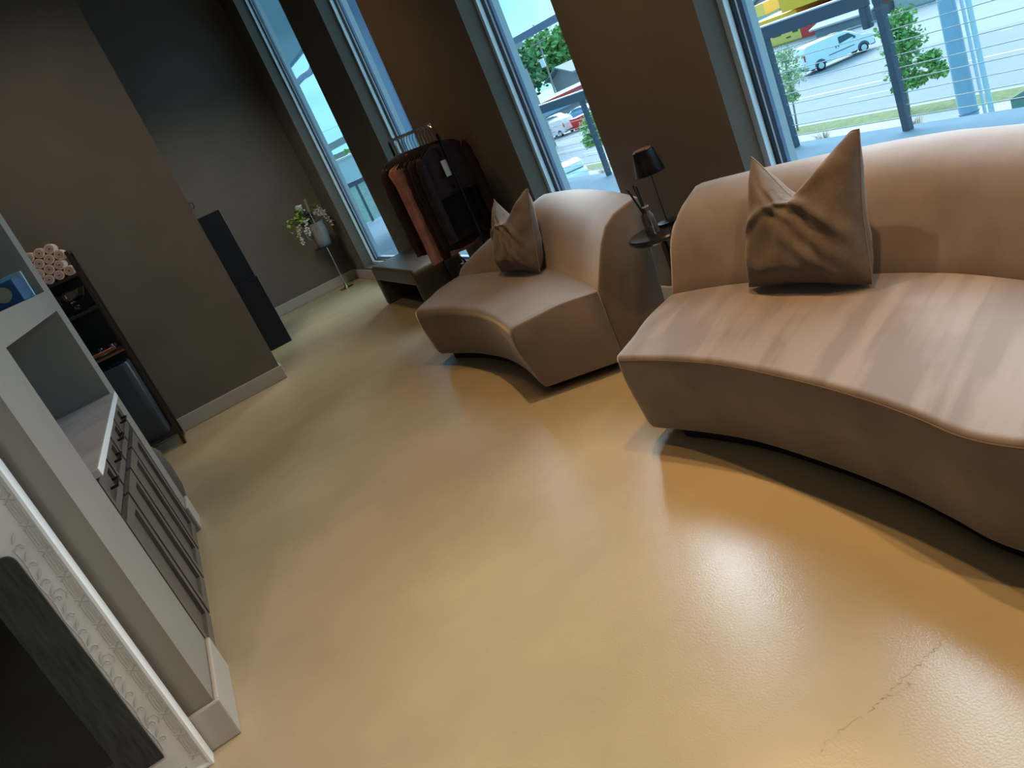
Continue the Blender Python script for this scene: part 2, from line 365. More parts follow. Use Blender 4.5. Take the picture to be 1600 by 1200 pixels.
def baseboard(name, boxes, T=None):
    mb = MB(T)
    for x0, x1, y0, y1, z0, z1 in boxes: mb.box(x0, x1, y0, y1, z0, z1)
    return struct(mb.build(name, M['base'], smooth=0, bevel=.006))
baseboard('baseboard_far', [(-4, 2.14, 10.833, 10.85, 0, .13)])
baseboard('baseboard_partition', [(-4, .468, 7.182, 7.2, 0, .125), (.45, .468, 7.2, 7.44, 0, .125)])
baseboard('baseboard_right', [(-.018, 0, -4.1, 10.85, 0, .13)], WT)

# built-in column on the left with its niches
X0 = -.534
mb = MB()
mb.box(-1.25, X0, 2.55, 3.0, 0, 4.2); mb.box(-1.25, X0, 4.62, 4.85, 0, 4.2)
mb.box(-1.25, X0, 3.0, 4.62, 1.39, 1.497); mb.box(-1.25, X0, 3.0, 4.62, 2.4, 4.2); mb.box(-1.25, -1.2, 3.0, 4.62, 0, 1.39); mb.box(-1.25, -1.2, 3.0, 4.62, 1.497, 2.4)
mb.box(-4, -1.25, 2.55, 4.85, 0, 4.2)
struct(mb.build('wall_niche', M['niche'], smooth=0))
baseboard('baseboard_niche', [(-4, X0+.018, 2.532, 2.55, 0, .15), (X0, X0+.018, 2.55, 2.995, 0, .15), (X0, X0+.018, 4.625, 4.868, 0, .15)])

# ------------------------------------------------------------------ curved sofa and chair
def polar_inset(poly, d):
    c = Vector((sum(p[0] for p in poly)/len(poly), sum(p[1] for p in poly)/len(poly)))
    out = []
    for p in poly:
        v = Vector(p)-c; l = v.length; out.append(tuple(c+v*max(0, (l-d)/l)))
    return out
def round_poly(poly, rad, seg=4):
    """rounds the corners of a 2D outline; rad per corner"""
    out = []; n = len(poly)
    for i in range(n):
        p = Vector(poly[i]); a = Vector(poly[i-1]); b = Vector(poly[(i+1) % n]); r = rad[i]
        if r <= 0: out += [tuple(p)]*1; continue
        da = (a-p); db = (b-p); ra = min(r, da.length*.45); rb = min(r, db.length*.45)
        A = p+da.normalized()*ra; B = p+db.normalized()*rb
        for k in range(seg+1):
            t = k/seg; out.append(tuple((1-t)**2*A+2*t*(1-t)*p+t*t*B))
    return out
def sweep(front, crease, profile, n=8, end=.02, endsteps=((0, .03), (.25, .012), (1, 0)), tail=None, tend=None):
    """front/crease: matching plan points; profile(L, s) -> outline of (t, z), t measured from front towards crease."""
    F = crom([(*p, 0) for p in front], n); Cc = crom([(*p, 0) for p in crease], n); N = len(F)
    mb = MB(); rings = []; us = []
    acc = [0]
    for i in range(1, N): acc.append(acc[-1]+(.5*(F[i]+Cc[i])-.5*(F[i-1]+Cc[i-1])).length)
    st = []
    for tt, ins in endsteps: st.append((0, tt*end, ins))
    for i in range(1, N-1):
        if acc[i] > end and acc[-1]-acc[i] > end: st.append((i, 0, 0))
    for tt, ins in reversed(tail or endsteps): st.append((N-1, -tt*(tend or end), ins))
    for i, off, ins in st:
        f = F[i]; c = Cc[i]; d = (c-f); L = d.length; d = d.normalized()
        j = 1 if i == 0 else N-2
        along = (.5*(F[1]+Cc[1])-.5*(F[0]+Cc[0])).normalized() if i == 0 else ((.5*(F[-1]+Cc[-1])-.5*(F[-2]+Cc[-2])).normalized() if i == N-1 else Vector((0, 0, 0)))
        poly = profile(L, acc[i]/acc[-1])
        if ins: poly = polar_inset(poly, ins)
        rings.append([f+d*t+along*off+Vector((0, 0, z)) for t, z in poly]); us.append(acc[i]+off)
    mb.rings(rings)
    k = 0
    for r, u in zip(rings, us):
        for j in range(len(r)): mb.uv[k] = (u, j/len(r)); k += 1
    return mb
def seat_profile(soft, dp=lambda s: 1):
    def f(L, s):
        p = [(.05, .055), (-.004, .30), (.0, .42), (.18, .438), (L*.6, .452), (L-.001, .4455), (L-.001, .055)]
        return round_poly(p, [.03, .05, soft, .05, .1, 0, 0], 5)
    return f
def back_profile(h, bottom=.055, depth=lambda s: 1):
    def f(L, s):
        k = h(s)
        def Z(z): return .42+(z-.42)*k
        D = depth(s)
        p = [(L+.001, .44), (L+.028*D, Z(.50)), (L+.055*D, Z(.56)), (L+.098*D, Z(.655)), (L+.145*D, Z(.725)), (L+.20*D, Z(.767)), (L+.265*D, Z(.790)), (L+.32*D, Z(.802)), (L+.332*D, Z(.80)), (L+.334*D, Z(.79)), (L+.322*D, Z(.66)), (L+.285*D, .2+.06*k), (L+.255*D, bottom), (L+.001, bottom)]
        return p
    return f
def plinth_profile(L, s): return [(.10, .0), (.10, .06), (L+.12, .06), (L+.12, 0)]

SF = [(1.283, 2.632), (1.352, 2.374), (1.393, 2.101), (1.392, 1.752), (1.373, 1.504), (1.345, 1.326), (1.315, 1.184), (1.322, 1.06), (1.37, .90), (1.45, .70), (1.55, .5), (1.64, .33)]
SCr = [(1.745, 2.845), (1.85, 2.63), (1.94, 2.33), (2.012, 1.98), (2.032, 1.75), (2.025, 1.62), (2.005, 1.47), (1.998, 1.33), (2.0, 1.15), (2.03, .93), (2.07, .72), (2.10, .53)]
sofa = thing('curved_sofa', (1.75, 1.6, 0), 'long curved taupe velvet sofa under the widest window, nearest the camera', 'sofa')
M['sofatop'] = velvet('taupe_velvet_brushed', (.210, .172, .156), (.282, .236, .218), 8, .75, (.45, .55), 1.1)
st_ = sweep(SF, SCr, seat_profile(.022)).build('seat', M['sofatop'], sofa, smooth=50)
st_.data.materials.append(M['sofa'])
for p_ in st_.data.polygons:
    if p_.center.z < .408: p_.material_index = 1        # the sewn-on front panel is not brushed
sweep(SF, SCr, back_profile(lambda s: min(1, .80+s*4))).build('backrest', M['sofa'], sofa, smooth=50)
sweep(SF, SCr, plinth_profile, end=.12, endsteps=((1, 0),)).build('plinth', M['plinth'], sofa, smooth=50)
def seam(front, r, name, m, par, off=(.001, .4185), n=10):
    F = crom([(*p, 0) for p in front], n); MB().tube([p+Vector((off[0], 0, off[1])) for p in F[2:-2]], r, 6).build(name, m, par)
M['piping'] = mat('seam_piping', (.16, .11, .08), .8)
seam(SF, .0022, 'seam', M['piping'], sofa, off=(-.001, .405))

CF = [(1.25, 5.18), (1.305, 5.02), (1.374, 4.746), (1.406, 4.381), (1.377, 4.03), (1.302, 3.662)]
CCr = [(1.70, 5.40), (1.765, 5.19), (1.848, 4.80), (1.913, 4.357), (1.829, 3.817), (1.716, 3.403)]
chair = thing('curved_lounge_chair', (1.7, 4.3, 0), 'wide curved tan velvet lounge chair with flat cut end, beyond the long sofa', 'chair')
def ramp(s): return .12+.88*min(1, max(0, s/.40))**.8
def thin(s): return .45+.55*min(1, max(0, s/.3))
TAIL = ((0, .012), (.4, .003), (1, 0))
sweep(CF, CCr, seat_profile(.05, thin), end=.05, endsteps=((0, .045), (.3, .018), (1, 0)), tail=TAIL, tend=.012).build('seat', M['chairvel'], chair, smooth=50)
sweep(CF, CCr, back_profile(ramp, depth=thin), end=.03, tail=TAIL, tend=.012).build('backrest', M['chairvel'], chair, smooth=50)
sweep(CF, CCr, plinth_profile, end=.12, endsteps=((1, 0),)).build('plinth', M['plinth'], chair, smooth=50)

# ------------------------------------------------------------------ chopped velvet cushions
def cushion(name, bl, br, tl, trr, thick, chop, label, lean=0.0, group='velvet cushions', seed=1):
    bl, br, tl, trr = map(Vector, (bl, br, tl, trr)); rnd = random.Random(seed)
    ex = ((br-bl)+(trr-tl)).normalized(); ez = ((tl-bl)+(trr-br)).normalized(); en = ex.cross(ez).normalized()
    if en.x > 0: en = -en                                        # faces into the room
    base = (bl+br)/2
    t = thing(name, base, label, 'cushion', group)
    N = 60
    def P(a, b, side):
        # outline: edges bow inwards between the corners
        u = (a+1)/2; v = (b+1)/2
        uu = .5+(u-.5)*(1-.045*math.cos(math.pi*b/2)**2) ; vv = .5+(v-.5)*(1-.05*math.cos(math.pi*a/2)**2)
        p = bl*(1-uu)*(1-vv)+br*uu*(1-vv)+tl*(1-uu)*vv+trr*uu*vv
        g = max(0, 1.06-math.sqrt(((a+.12)/.95)**2+.012)); g = min(g, 1)**1.15; drop = chop*g*max(0, (b+.15)/1.15)**1.6
        p = p-ez*drop
        prof = (max(0, 1-a**4)**.5)*(max(0, 1-b**4)**.5)*(max(0, 1-(a*b)**6))
        th = thick*prof*(1-.25*b)
        cr = .010*math.exp(-((b-.55+.9*abs(a+.08))/.12)**2)*(1-abs(b)) - .012*math.exp(-(abs(a+.08)/.10)**2)*max(0, b)
        cr += .0042*math.sin(11*a+6*b+seed+2*math.sin(3*b+4*a))*math.sin(7*b-3*a)*prof
        cr += -.006*math.exp(-((b+.86+.25*a*a)/.06)**2)
        return p + en*side*(th+cr*prof*2)
    mb = MB(); idx = {}
    vs = []; fs = []
    for side in (1, -1):
        for i in range(N+1):
            for j in range(N+1):
                rim = i in (0, N) or j in (0, N)
                if side == -1 and rim: idx[(-1, i, j)] = idx[(1, i, j)]; continue
                idx[(side, i, j)] = len(vs); vs.append(P(-1+2*i/N, -1+2*j/N, side if not rim else 0))
        for i in range(N):
            for j in range(N): fs.append((idx[(side, i, j)], idx[(side, i+1, j)], idx[(side, i+1, j+1)], idx[(side, i, j+1)]))
    mb.add(vs, fs); mb.build('cover', M['pillow'], t, smooth=180)
    rim = [P(-1+2*k/N, -1, 0) for k in range(N)]+[P(1, -1+2*k/N, 0) for k in range(N)]+[P(1-2*k/N, 1, 0) for k in range(N)]+[P(-1, 1-2*k/N, 0) for k in range(N+1)]
    MB().tube(rim, .0022, 6, cap=False).build('piping', M['cushpipe'], t)
    return t
cushion('scatter_cushion', (1.83, 2.43, .462), (1.90, 1.91, .462), (2.03, 2.44, .92), (2.05, 1.95, .935), .085, .19, 'grey brown velvet cushion with two pointed ears on the long curved sofa', seed=3)
cushion('scatter_cushion', (1.80, 4.74, .462), (1.83, 4.24, .462), (2.0, 4.86, .90), (2.02, 4.37, .91), .085, .19, 'grey brown velvet cushion on the tan chair near the clothes rack', seed=8)

# ------------------------------------------------------------------ side table, lamp, diffuser
st = thing('side_table', (1.93, 3.04, 0), 'small round black side table between the curved chair and sofa', 'table')
MB().lathe([(.0, .635), (.135, .635), (.15, .645), (.15, .657), (.143, .664), (0, .664)], (1.93, 3.04, 0)).build('tabletop', M['black'], st)
MB().lathe([(.018, .02), (.018, .635)], (1.93, 3.04, 0), 16).build('column', M['darkwood'], st)
MB().lathe([(.0, 0), (.12, 0), (.12, .012), (.03, .022), (0, .022)], (1.93, 3.04, 0)).build('base', M['blackmetal'], st)
lp = thing('table_lamp', (2.0, 3.07, .664), 'slim black cordless lamp with conical shade on the round side table', 'lamp')
c = (2.0, 3.07, 0)
MB().lathe([(0, .664), (.05, .664), (.05, .676), (.012, .682), (0, .682)], c).build('base', M['blackmetal'], lp)
MB().lathe([(.0045, .68), (.0045, 1.0)], c, 10).build('stem', M['darkwood'], lp)
mb = MB(); mb.lathe([(.068, .905), (.047, 1.01), (.0, 1.012)], c, 32, cap=False); sh = mb.build('lamp_shade', M['blackmetal'], lp)
sm = sh.modifiers.new('thick', 'SOLIDIFY'); sm.thickness = .003; sm.offset = -1
MB().lathe([(0, 1.0125), (.040, 1.0125), (.040, 1.0155), (0, 1.0155)], c, 24).build('top_cap', M['copper'], lp)
df = thing('reed_diffuser', (1.90, 3.05, .664), 'clear diffuser bottle with dark reeds on the round side table', 'diffuser')
c = (1.90, 3.05, 0)
M['smoke'] = mat('smoked_glass', (.35, .30, .28), .05, trans=.85, ior=1.45)
MB().lathe([(0, .665), (.030, .665), (.032, .67), (.030, .75), (.014, .768), (.014, .785), (.020, .787), (.020, .79), (0, .79)], c, 24).build('bottle', M['smoke'], df)
MB().lathe([(.0205, .786), (.0205, .793), (.010, .793), (.010, .786)], c, 20).build('collar', M['chrome'], df)
for k, (dx, dy) in enumerate(((-.05, .0), (-.035, .03), (-.012, -.012), (.0, .03))):
    MB().tube([(1.90, 3.05, .70), (1.90+dx, 3.05+dy, .89)], .0042, 6).build('reed', M['blackmatt'], df)

# ------------------------------------------------------------------ bench
bn = thing('upholstered_bench', (2.0, 7.35, 0), 'brown leather waterfall bench with hollow front under the far window', 'bench')
def bench_ring(y, ins):
    return None
by0, by1, bx0, bx1 = 6.64, 8.08, 1.765, 2.235
outer = round_poly([(by0, 0), (by0, .42), (by1, .42), (by1, 0)], [0, .085, .085, 0], 6)
inner = [(by1-.085, 0), (by1-.085, .27), (by0+.085, .27), (by0+.085, 0)]
mb = MB(); poly = outer+inner
mb.prism(poly, 'x', bx0, bx1)
o_ = mb.build('cushioned_shell', M['bench'], bn, smooth=40, bevel=.022, seg=3)
MB().box(bx1-.03, bx1-.012, by0+.08, by1-.08, .01, .28).build('back_panel', M['blackmatt'], bn)

# ------------------------------------------------------------------ clothes rack, hangers, garments
RX, RY0, RY1, RZ = 2.04, 5.46, 6.57, 1.452
rk = thing('clothes_rack', (RX, 6.06, 0), 'black metal clothes rack with rounded corners standing before the window wall', 'clothes rack')
arc = [Vector((RX, RY0, .02)), Vector((RX, RY0, .6)), Vector((RX, RY0, 1.32))]+[Vector((RX, RY0+.12-.12*math.cos(R(a)), 1.332+.12*math.sin(R(a)))) for a in (20, 45, 70, 90)]
arc2 = [Vector((RX, RY1-.03+.03*math.sin(R(a)), RZ-.03+.03*math.cos(R(a)))) for a in (0, 30, 60, 90)]+[Vector((RX, RY1, .6)), Vector((RX, RY1, .02))]
MB().tube(arc[3:]+arc2[:1], .010, 10).build('top_rail', M['chrome'], rk)
MB().tube(arc[:4], .012, 10).build('upright', M['blackmetal'], rk); MB().tube(arc2, .012, 10).build('upright', M['blackmetal'], rk)
for y in (RY0, RY1): MB().box(RX-.2, RX+.16, y-.02, y+.02, 0, .022).build('foot', M['blackmetal'], rk, bevel=.004)

def hanger(y):
    t = thing('clothes_hanger', (RX, y, RZ), 'black clothes hanger with chrome hook on the rail of the clothes rack', 'hanger', 'hangers on the clothes rack')
    hk = [Vector((RX+.018*math.sin(R(a)), y, RZ-.004+.018*math.cos(R(a)))) for a in (-100, -60, -20, 20, 60, 100, 140)]+[Vector((RX, y, RZ-.045)), Vector((RX, y, RZ-.12))]
    MB().tube(hk, .0028, 6).build('hook', M['chrome'], t)
    MB().tube([(RX-.19, y, RZ-.20), (RX-.12, y, RZ-.155), (RX, y, RZ-.118), (RX+.12, y, RZ-.155), (RX+.19, y, RZ-.20)], .0075, 8).build('shoulder_bar', M['blackcloth'], t)
    return t
def garment(name, y, length, m, label, cat, width=.20, sleeve=.55, flare=.0, cx=RX, neck='v', seed=0, tagged=False, group='garments on the clothes rack', sleeveless=False, yaw=0):
    rnd = random.Random(seed)
    top = RZ-.13; t = thing(name, (cx, y, top-length), label, cat, group)
    T = Matrix.Translation((cx, y, 0)) @ Matrix.Rotation(yaw, 4, 'Z') @ Matrix.Translation((-cx, -y, 0))
    mb = MB(T); n = 28; rings = []
    lv = [(0, .055, .02), (.012, .075, .022), (.035, .125, .026), (.06, width*.86, .03), (.09, width*.97, .034), (.14, width*.94, .04)]
    for k in range(1, 13): lv.append((.14+(length-.14)*k/12, width*(.90+flare*k/12), .040+.012*math.sin(k*1.3)))
    for d, hw, hd in lv:
        rr = []
        for j in range(n):
            a = 2*math.pi*j/n; cs, sn = math.cos(a), math.sin(a)
            hd_ = hd*.72; px = hw*(abs(cs)**.7)*(1 if cs >= 0 else -1); py = hd_*sn
            f = .008*math.sin(7*a+seed*2.1+d*3)*min(1, d*2.5)
            z = top-d
            if d < .06: z += -.03*max(0, -sn)*max(0, 1-abs(px)/.09)*(1.6 if neck == 'v' else .6)
            rr.append(Vector((cx+px, y+py+f, z+(.012*math.sin(4*a+seed) if d >= length-.001 else 0))))
        rings.append(rr)
    mb.rings(rings); body = mb.build('body', m, t, smooth=70)
    if not sleeveless:
        for s in (-1, 1):
            z0 = top-.075; p = [Vector((cx+s*width*.78, y, z0)), Vector((cx+s*width*.90, y, z0-.03)), Vector((cx+s*(width*.97), y-.005, z0-.16)), Vector((cx+s*width*.99, y-.012, z0-sleeve*.6)), Vector((cx+s*width*.98, y-.02, z0-sleeve))]
            mb = MB(T); pts = crom(p, 4); rr = [lerp(.044, .037, i/(len(pts)-1))+.004*math.sin(i*2.3+seed) for i in range(len(pts))]; rr[0] = .04
            mb.tube(pts, rr, 12); o = mb.build('sleeve', m, t, smooth=60)
    if tagged:
        MB(T).box(cx-.055, cx-.012, y-.062, y-.060, top-.235, top-.12).build('price_tag', M['paper'], t)
    return t
hy = [5.55+.073*i for i in range(14)]
for y in hy: hanger(y)
garment('knit_top', hy[13]-.01, .80, M['maroon'], 'dark maroon long top at the far end of the clothes rack', 'top', seed=1, sleeve=.72, width=.19)
garment('knit_top', hy[12]-.03, .78, M['blackcloth'], 'black long top hanging second from the far end of the clothes rack', 'top', seed=2, sleeve=.6, width=.185)
garment('dress', hy[9], .86, M['pink'], 'dusty pink dress further along the clothes rack, beside the black top', 'dress', seed=3, sleeveless=True, width=.235)
garment('dress', hy[8]-.02, .84, M['pink'], 'dusty pink dress on the clothes rack nearer the camera of two pink ones', 'dress', seed=4, sleeveless=True, width=.22)
garment('knit_top', hy[4]+.03, .78, M['maroon'], 'dark maroon long sleeved top hanging just before the pink dresses', 'top', seed=5, sleeve=.74, width=.185)
garment('knit_top', hy[3], .70, M['maroon'], 'dark maroon top between the long sleeved top and a black one on the rack', 'top', seed=6, sleeve=.66, width=.18)
garment('knit_top', hy[2]-.02, .62, M['blackcloth'], 'black shorter top hanging behind the tagged jacket', 'top', seed=7, sleeve=.62, width=.18)
garment('cropped_jacket', hy[0]-.015, .36, M['maroon'], 'cropped dark maroon jacket with pale price tag at the near end of the rack', 'jacket', seed=9, width=.195, sleeve=.60, tagged=True)

bg_ = thing('rounded_bag', (2.14, 6.30, 0), 'dark navy rounded bag on the floor under the clothes rack', 'bag')
M['navycloth'] = mat('navy_cloth', (.010, .016, .028), .6, noise=.2, nscale=14)
MB().rings([[Vector((2.10+.10*k*math.cos(2*math.pi*j/20), 6.28+.13*k*math.sin(2*math.pi*j/20), z)) for j in range(20)] for k, z in ((.8, 0), (1, .03), (1.05, .14), (.95, .24), (.7, .31), (.35, .345))]).build('body', M['navycloth'], bg_)
MB().tube([(2.10, 6.20, .30), (2.10, 6.22, .37), (2.10, 6.28, .40), (2.10, 6.34, .37), (2.10, 6.36, .30)], .009, 8).build('handle', M['navycloth'], bg_)

# ------------------------------------------------------------------ plant stand with vase
ps = thing('plant_stand', (1.89, 10.42, 0), 'slim polished steel pedestal with black top in the far corner', 'plant stand')
MB().lathe([(0, .588), (.135, .588), (.14, .594), (.135, .602), (0, .602)], (1.89, 10.42, 0)).build('top_plate', M['blackmatt'], ps)
MB().lathe([(.009, .01), (.009, .588)], (1.89, 10.42, 0), 12).build('pole', M['chrome'], ps)
MB().lathe([(0, 0), (.10, 0), (.10, .008), (.03, .016), (.016, .05), (.012, .09), (0, .09)], (1.89, 10.42, 0), 24).build('foot', M['brass'], ps)
vs_ = thing('vase', (1.89, 10.42, .602), 'tall grey ceramic vase on the slim pedestal in the far corner', 'vase')
mb = MB(); mb.lathe([(0, .602), (.075, .603), (.085, .62), (.105, .72), (.118, .83), (.112, .90), (.118, .915), (.105, .915), (.098, .88), (0, .87)], (1.89, 10.42, 0)); mb.build('body', M['vase'], vs_)
mb = MB(); mb.tube([(1.775, 10.42, .86), (1.735, 10.42, .85), (1.725, 10.42, .80), (1.745, 10.42, .75), (1.785, 10.42, .735)], .009, 8); mb.build('handle', M['vase'], vs_)
def sprig(name, label, kind, tipx, tipy, tipz, droop, seed, grp):
    rnd = random.Random(seed); b = Vector((1.89, 10.42, .88)); tip = Vector((tipx, tipy, tipz))
    t = thing(name, b, label, 'flower stem', grp)
    mid = (b+tip)/2+Vector((0, 0, droop)); path = crom([b, b*.45+mid*.55+Vector((0, 0, .04)), mid*.4+tip*.6+Vector((0, 0, droop*.5)), tip], 6)
    MB().tube(path, .0032, 5).build('stem', M['straw'] if kind == 'straw' else M['leaf'], t)
    lf = MB(); m = {'white': M['petal'], 'pink': M['petalpink'], 'leaf': M['leaf'], 'purple': M['purple'], 'straw': M['straw']}[kind]
    N = {'white': 46, 'pink': 46, 'leaf': 44, 'purple': 34, 'straw': 0}[kind]
    for i in range(N):
        u = rnd.uniform(.42, 1); p = path[min(len(path)-1, int(u*(len(path)-1)))]
        q = p+Vector((rnd.gauss(0, .016), rnd.gauss(0, .016), rnd.gauss(0, .016)))
        if kind in ('white', 'pink'): lf.ball(q, rnd.uniform(.010, .017), 6, 4, (1, 1, .8))
        else:
            L = rnd.uniform(.045, .085); d = Vector((rnd.gauss(0, 1), rnd.gauss(0, 1), rnd.gauss(0, .6)-.2)).normalized(); s = d.cross(Vector((0, 0, 1))).normalized()*L*.33; nn = s.cross(d).normalized()*L*.08
            lf.add([q, q+d*L*.5+s+nn, q+d*L, q+d*L*.5-s+nn, q+d*L*.5-nn], [(0, 1, 4), (1, 2, 4), (2, 3, 4), (3, 0, 4)])
    if N: lf.build('blossoms' if kind in ('white', 'pink') else 'leaves', m, t, smooth=60)
    else:
        for k in range(3):
            o = Vector((rnd.gauss(0, .012), rnd.gauss(0, .012), 0)); MB().tube([p+o*(i/len(path)) for i, p in enumerate(path)], .0045, 5).build('stalk', m, t)
G1, G2, G3, G4, G5 = 'drooping white blossom sprigs', 'blush blossom sprigs', 'leafy sprigs', 'dried stalks', 'plum sprigs'
sprig('blossom_sprig', 'white blossom sprig drooping over the front of the grey vase', 'white', 1.74, 10.32, .80, .15, 1, G1)
sprig('blossom_sprig', 'cream blossom sprig hanging lowest, below the green leaves beside the grey vase', 'white', 1.63, 10.36, .73, .22, 2, G1)
sprig('blossom_sprig', 'white blossom sprig standing up highest among the leaves of the vase', 'white', 1.80, 10.40, 1.17, .02, 3, G1)
sprig('blossom_sprig', 'blush blossom sprig drooping towards the window side of the vase', 'pink', 2.08, 10.34, .80, .17, 4, G2)
sprig('blossom_sprig', 'blush blossom sprig arching above the window side of the vase', 'pink', 2.04, 10.38, .98, .10, 5, G2)
sprig('leafy_sprig', 'bright yellow green leaf sprig reaching out furthest from the window', 'leaf', 1.60, 10.38, 1.02, .08, 6, G3)
sprig('leafy_sprig', 'yellow green leaf sprig hanging down beside the vase', 'leaf', 1.62, 10.36, .84, .18, 7, G3)
sprig('leafy_sprig', 'green leaf sprig rising by the upright white blossoms', 'leaf', 1.76, 10.42, 1.12, .03, 8, G3)
sprig('leafy_sprig', 'green leaf sprig leaning to the window above the blush blossoms', 'leaf', 2.02, 10.44, 1.10, .04, 9, G3)
sprig('plum_sprig', 'dark plum leaf sprig in the middle of the flower vase', 'purple', 1.84, 10.36, 1.04, .04, 10, G5)
sprig('plum_sprig', 'dark plum leaf sprig low behind the white drooping blossoms', 'purple', 1.76, 10.44, .94, .06, 11, G5)
sprig('dried_stalk', 'bundle of dried straw stalks standing tallest in the vase', 'straw', 1.91, 10.40, 1.22, .0, 12, G4)
sprig('dried_stalk', 'bundle of dried straw stalks bending over the front of the vase', 'straw', 1.87, 10.28, .78, .24, 13, G4)

# ------------------------------------------------------------------ dark reception cabinet
dc = thing('reception_cabinet', (.3, 9.0, 0), 'dark navy two tier cabinet standing beyond the partition wall', 'cabinet')
MB().box(-.6, .80, 8.78, 9.3, 0, .77).build('base_unit', M['navy'], dc, bevel=.004)
MB().box(-.6, .785, 8.785, 9.28, .771, 1.525).build('upper_unit', M['navy'], dc, bevel=.004)
hk = thing('wall_hook', (.459, 7.30, 1.63), 'small black wall hook on the end of the partition wall', 'hook')
MB().box(.45, .458, 7.285, 7.315, 1.60, 1.67).build('plate', M['blackmetal'], hk, bevel=.002)
MB().tube([(.457, 7.30, 1.66), (.485, 7.30, 1.655), (.487, 7.30, 1.62), (.470, 7.30, 1.605)], .004, 8).build('prong', M['blackmetal'], hk)

# ------------------------------------------------------------------ shelving unit and what it holds
bk = thing('shelving_unit', (-.95, 6.97, 0), 'tall dark metal shelving unit standing against the brown partition wall', 'shelf')
for x in (-1.42, -.515):
    for y in (6.79, 7.12): MB().box(x-.012, x+.012, y-.012, y+.012, 0, 1.69).build('post', M['darkwood'], bk)
for z, m in ((1.52, 'darkwood'), (1.25, 'darkwood'), (.885, 'copper'), (.12, 'darkwood')):
    mb = MB(); mb.box(-1.408, -.527, 6.785, 7.13, z-.02, z); s_ = mb.build('shelf', M['darkwood'], bk)
    if m == 'copper':
        MB().box(-1.408, -.527, 6.778, 6.785, z-.018, z-.004).build('copper_edge', M['copper'], s_)
MB().box(-1.408, -.527, 7.125, 7.13, .12, 1.5).build('back_panel', M['blackmatt'], bk)
for z in (.02, 1.675): MB().box(-.524, -.506, 6.80, 7.11, z-.01, z+.01).build('side_rail', M['darkwood'], bk)
# rolled towels
proto = None; k = 0; rows = []
for row in range(4):
    for i in range(6 - (row == 3)*1):
        rows.append((-.565-.0745*i-(.037 if row % 2 else 0), 1.52+.0375+row*.0645))
desc = ['bottom row', 'second row', 'third row', 'top row']
for (x, z) in rows:
    if proto is None:
        t = thing('rolled_towel', (x, 6.82, z), 'x', 'towel', 'rolled towels on the top shelf')
        mb = MB(); n = 24
        sp = [(.0335-.0006*kk*.0 - .0335*.9*(kk/70), kk*.28) for kk in range(71)]
        mb.lathe([(.027, .004), (.034, .0), (.037, .008), (.037, .25), (.030, .256)], (0, 0, 0), 20)
        body = MB(Matrix.Translation((x, 6.80, z)) @ Matrix.Rotation(-math.pi/2, 4, 'X')); body.v = []; body.add(mb.v, mb.f)
        b_ = body.build('roll', M['towel'], t, smooth=60)
        pth = [Vector((x+(.006+.022*q/40)*math.cos(q*.42), 6.799, z+(.006+.022*q/40)*math.sin(q*.42))) for q in range(41)]
        MB().tube(pth, .0032, 5).build('spiral_edge', M['petalpink'], b_)
        MB().ball((x, 6.799, z), .006, 8, 5).build('core', M['purple'], b_)
        proto = t
    else: t = copy_thing(proto, (x, 6.82+random.uniform(0, .012), z))
    t['label'] = 'blush rolled towel in the pile on the top shelf of the dark shelving unit'
# crystal bowl
cb = thing('crystal_bowl', (-.66, 6.87, 1.25), 'footed cut crystal bowl on the second shelf of the dark shelving unit', 'bowl')
MB().lathe([(0, 1.25), (.06, 1.25), (.062, 1.256), (.02, 1.272), (.014, 1.29), (.022, 1.30), (.014, 1.31), (.03, 1.325), (.09, 1.36), (.118, 1.41), (.125, 1.425), (.115, 1.42), (.08, 1.37), (.0, 1.34)], (-.66, 6.87, 0), 16).build('bowl', M['crystal'], cb, smooth=10)
tr = thing('lacquer_tray', (-.80, 6.94, .885), 'dark lacquer tray lying on the copper edged shelf', 'tray')
MB().box(-1.05, -.58, 6.83, 7.06, .886, .90).build('tray_base', M['black'], tr, bevel=.004)
for y in (6.835, 7.055): MB().box(-1.05, -.58, y-.005, y+.005, .90, .925).build('rim', M['copper'], tr, bevel=.002)
for i, (x, h) in enumerate(((-.62, .04), (-.70, .045), (-.79, .04))):
    o = tag(MB().lathe([(0, .901), (.03, .901), (.034, .91), (.034, .90+h), (.028, .905+h), (0, .906+h)], (x, 6.93, 0), 20).build('dark_jar', M['black'], smooth=50), ['small dark round jar nearest the right post on the lacquer tray', 'small dark round jar in the middle of the lacquer tray', 'small dark round jar furthest from the post on the lacquer tray'][i], 'jar', 'jars on the lacquer tray')
bs = thing('storage_basket', (-.80, 6.96, .12), 'tall slate blue storage bin on the lowest shelf of the shelving unit', 'basket')
mb = MB(); rg = []
for z, k in ((.121, .94), (.14, 1), (.45, 1.02), (.76, 1.03), (.78, 1.0), (.77, .95)):
    poly = round_poly([(-1.06, 6.82), (-.555, 6.82), (-.555, 7.09), (-1.06, 7.09)], [.07]*4, 6)
    cx_, cy_ = -.8075, 6.955
    rg.append([Vector((cx_+(p[0]-cx_)*k*.97, cy_+(p[1]-cy_)*k*.95, z)) for p in poly])
mb.rings(rg); mb.build('body', M['basket'], bs, smooth=50)
pf = thing('pouf', (-.86, 5.22, 0), 'round brown pouf on the floor behind the niche column', 'pouf')
MB().lathe([(0, 0), (.27, 0), (.30, .02), (.322, .12), (.325, .25), (.315, .37), (.285, .42), (.22, .44), (0, .445)], (-.86, 5.22, 0), 40).build('body', M['pouf'], pf)

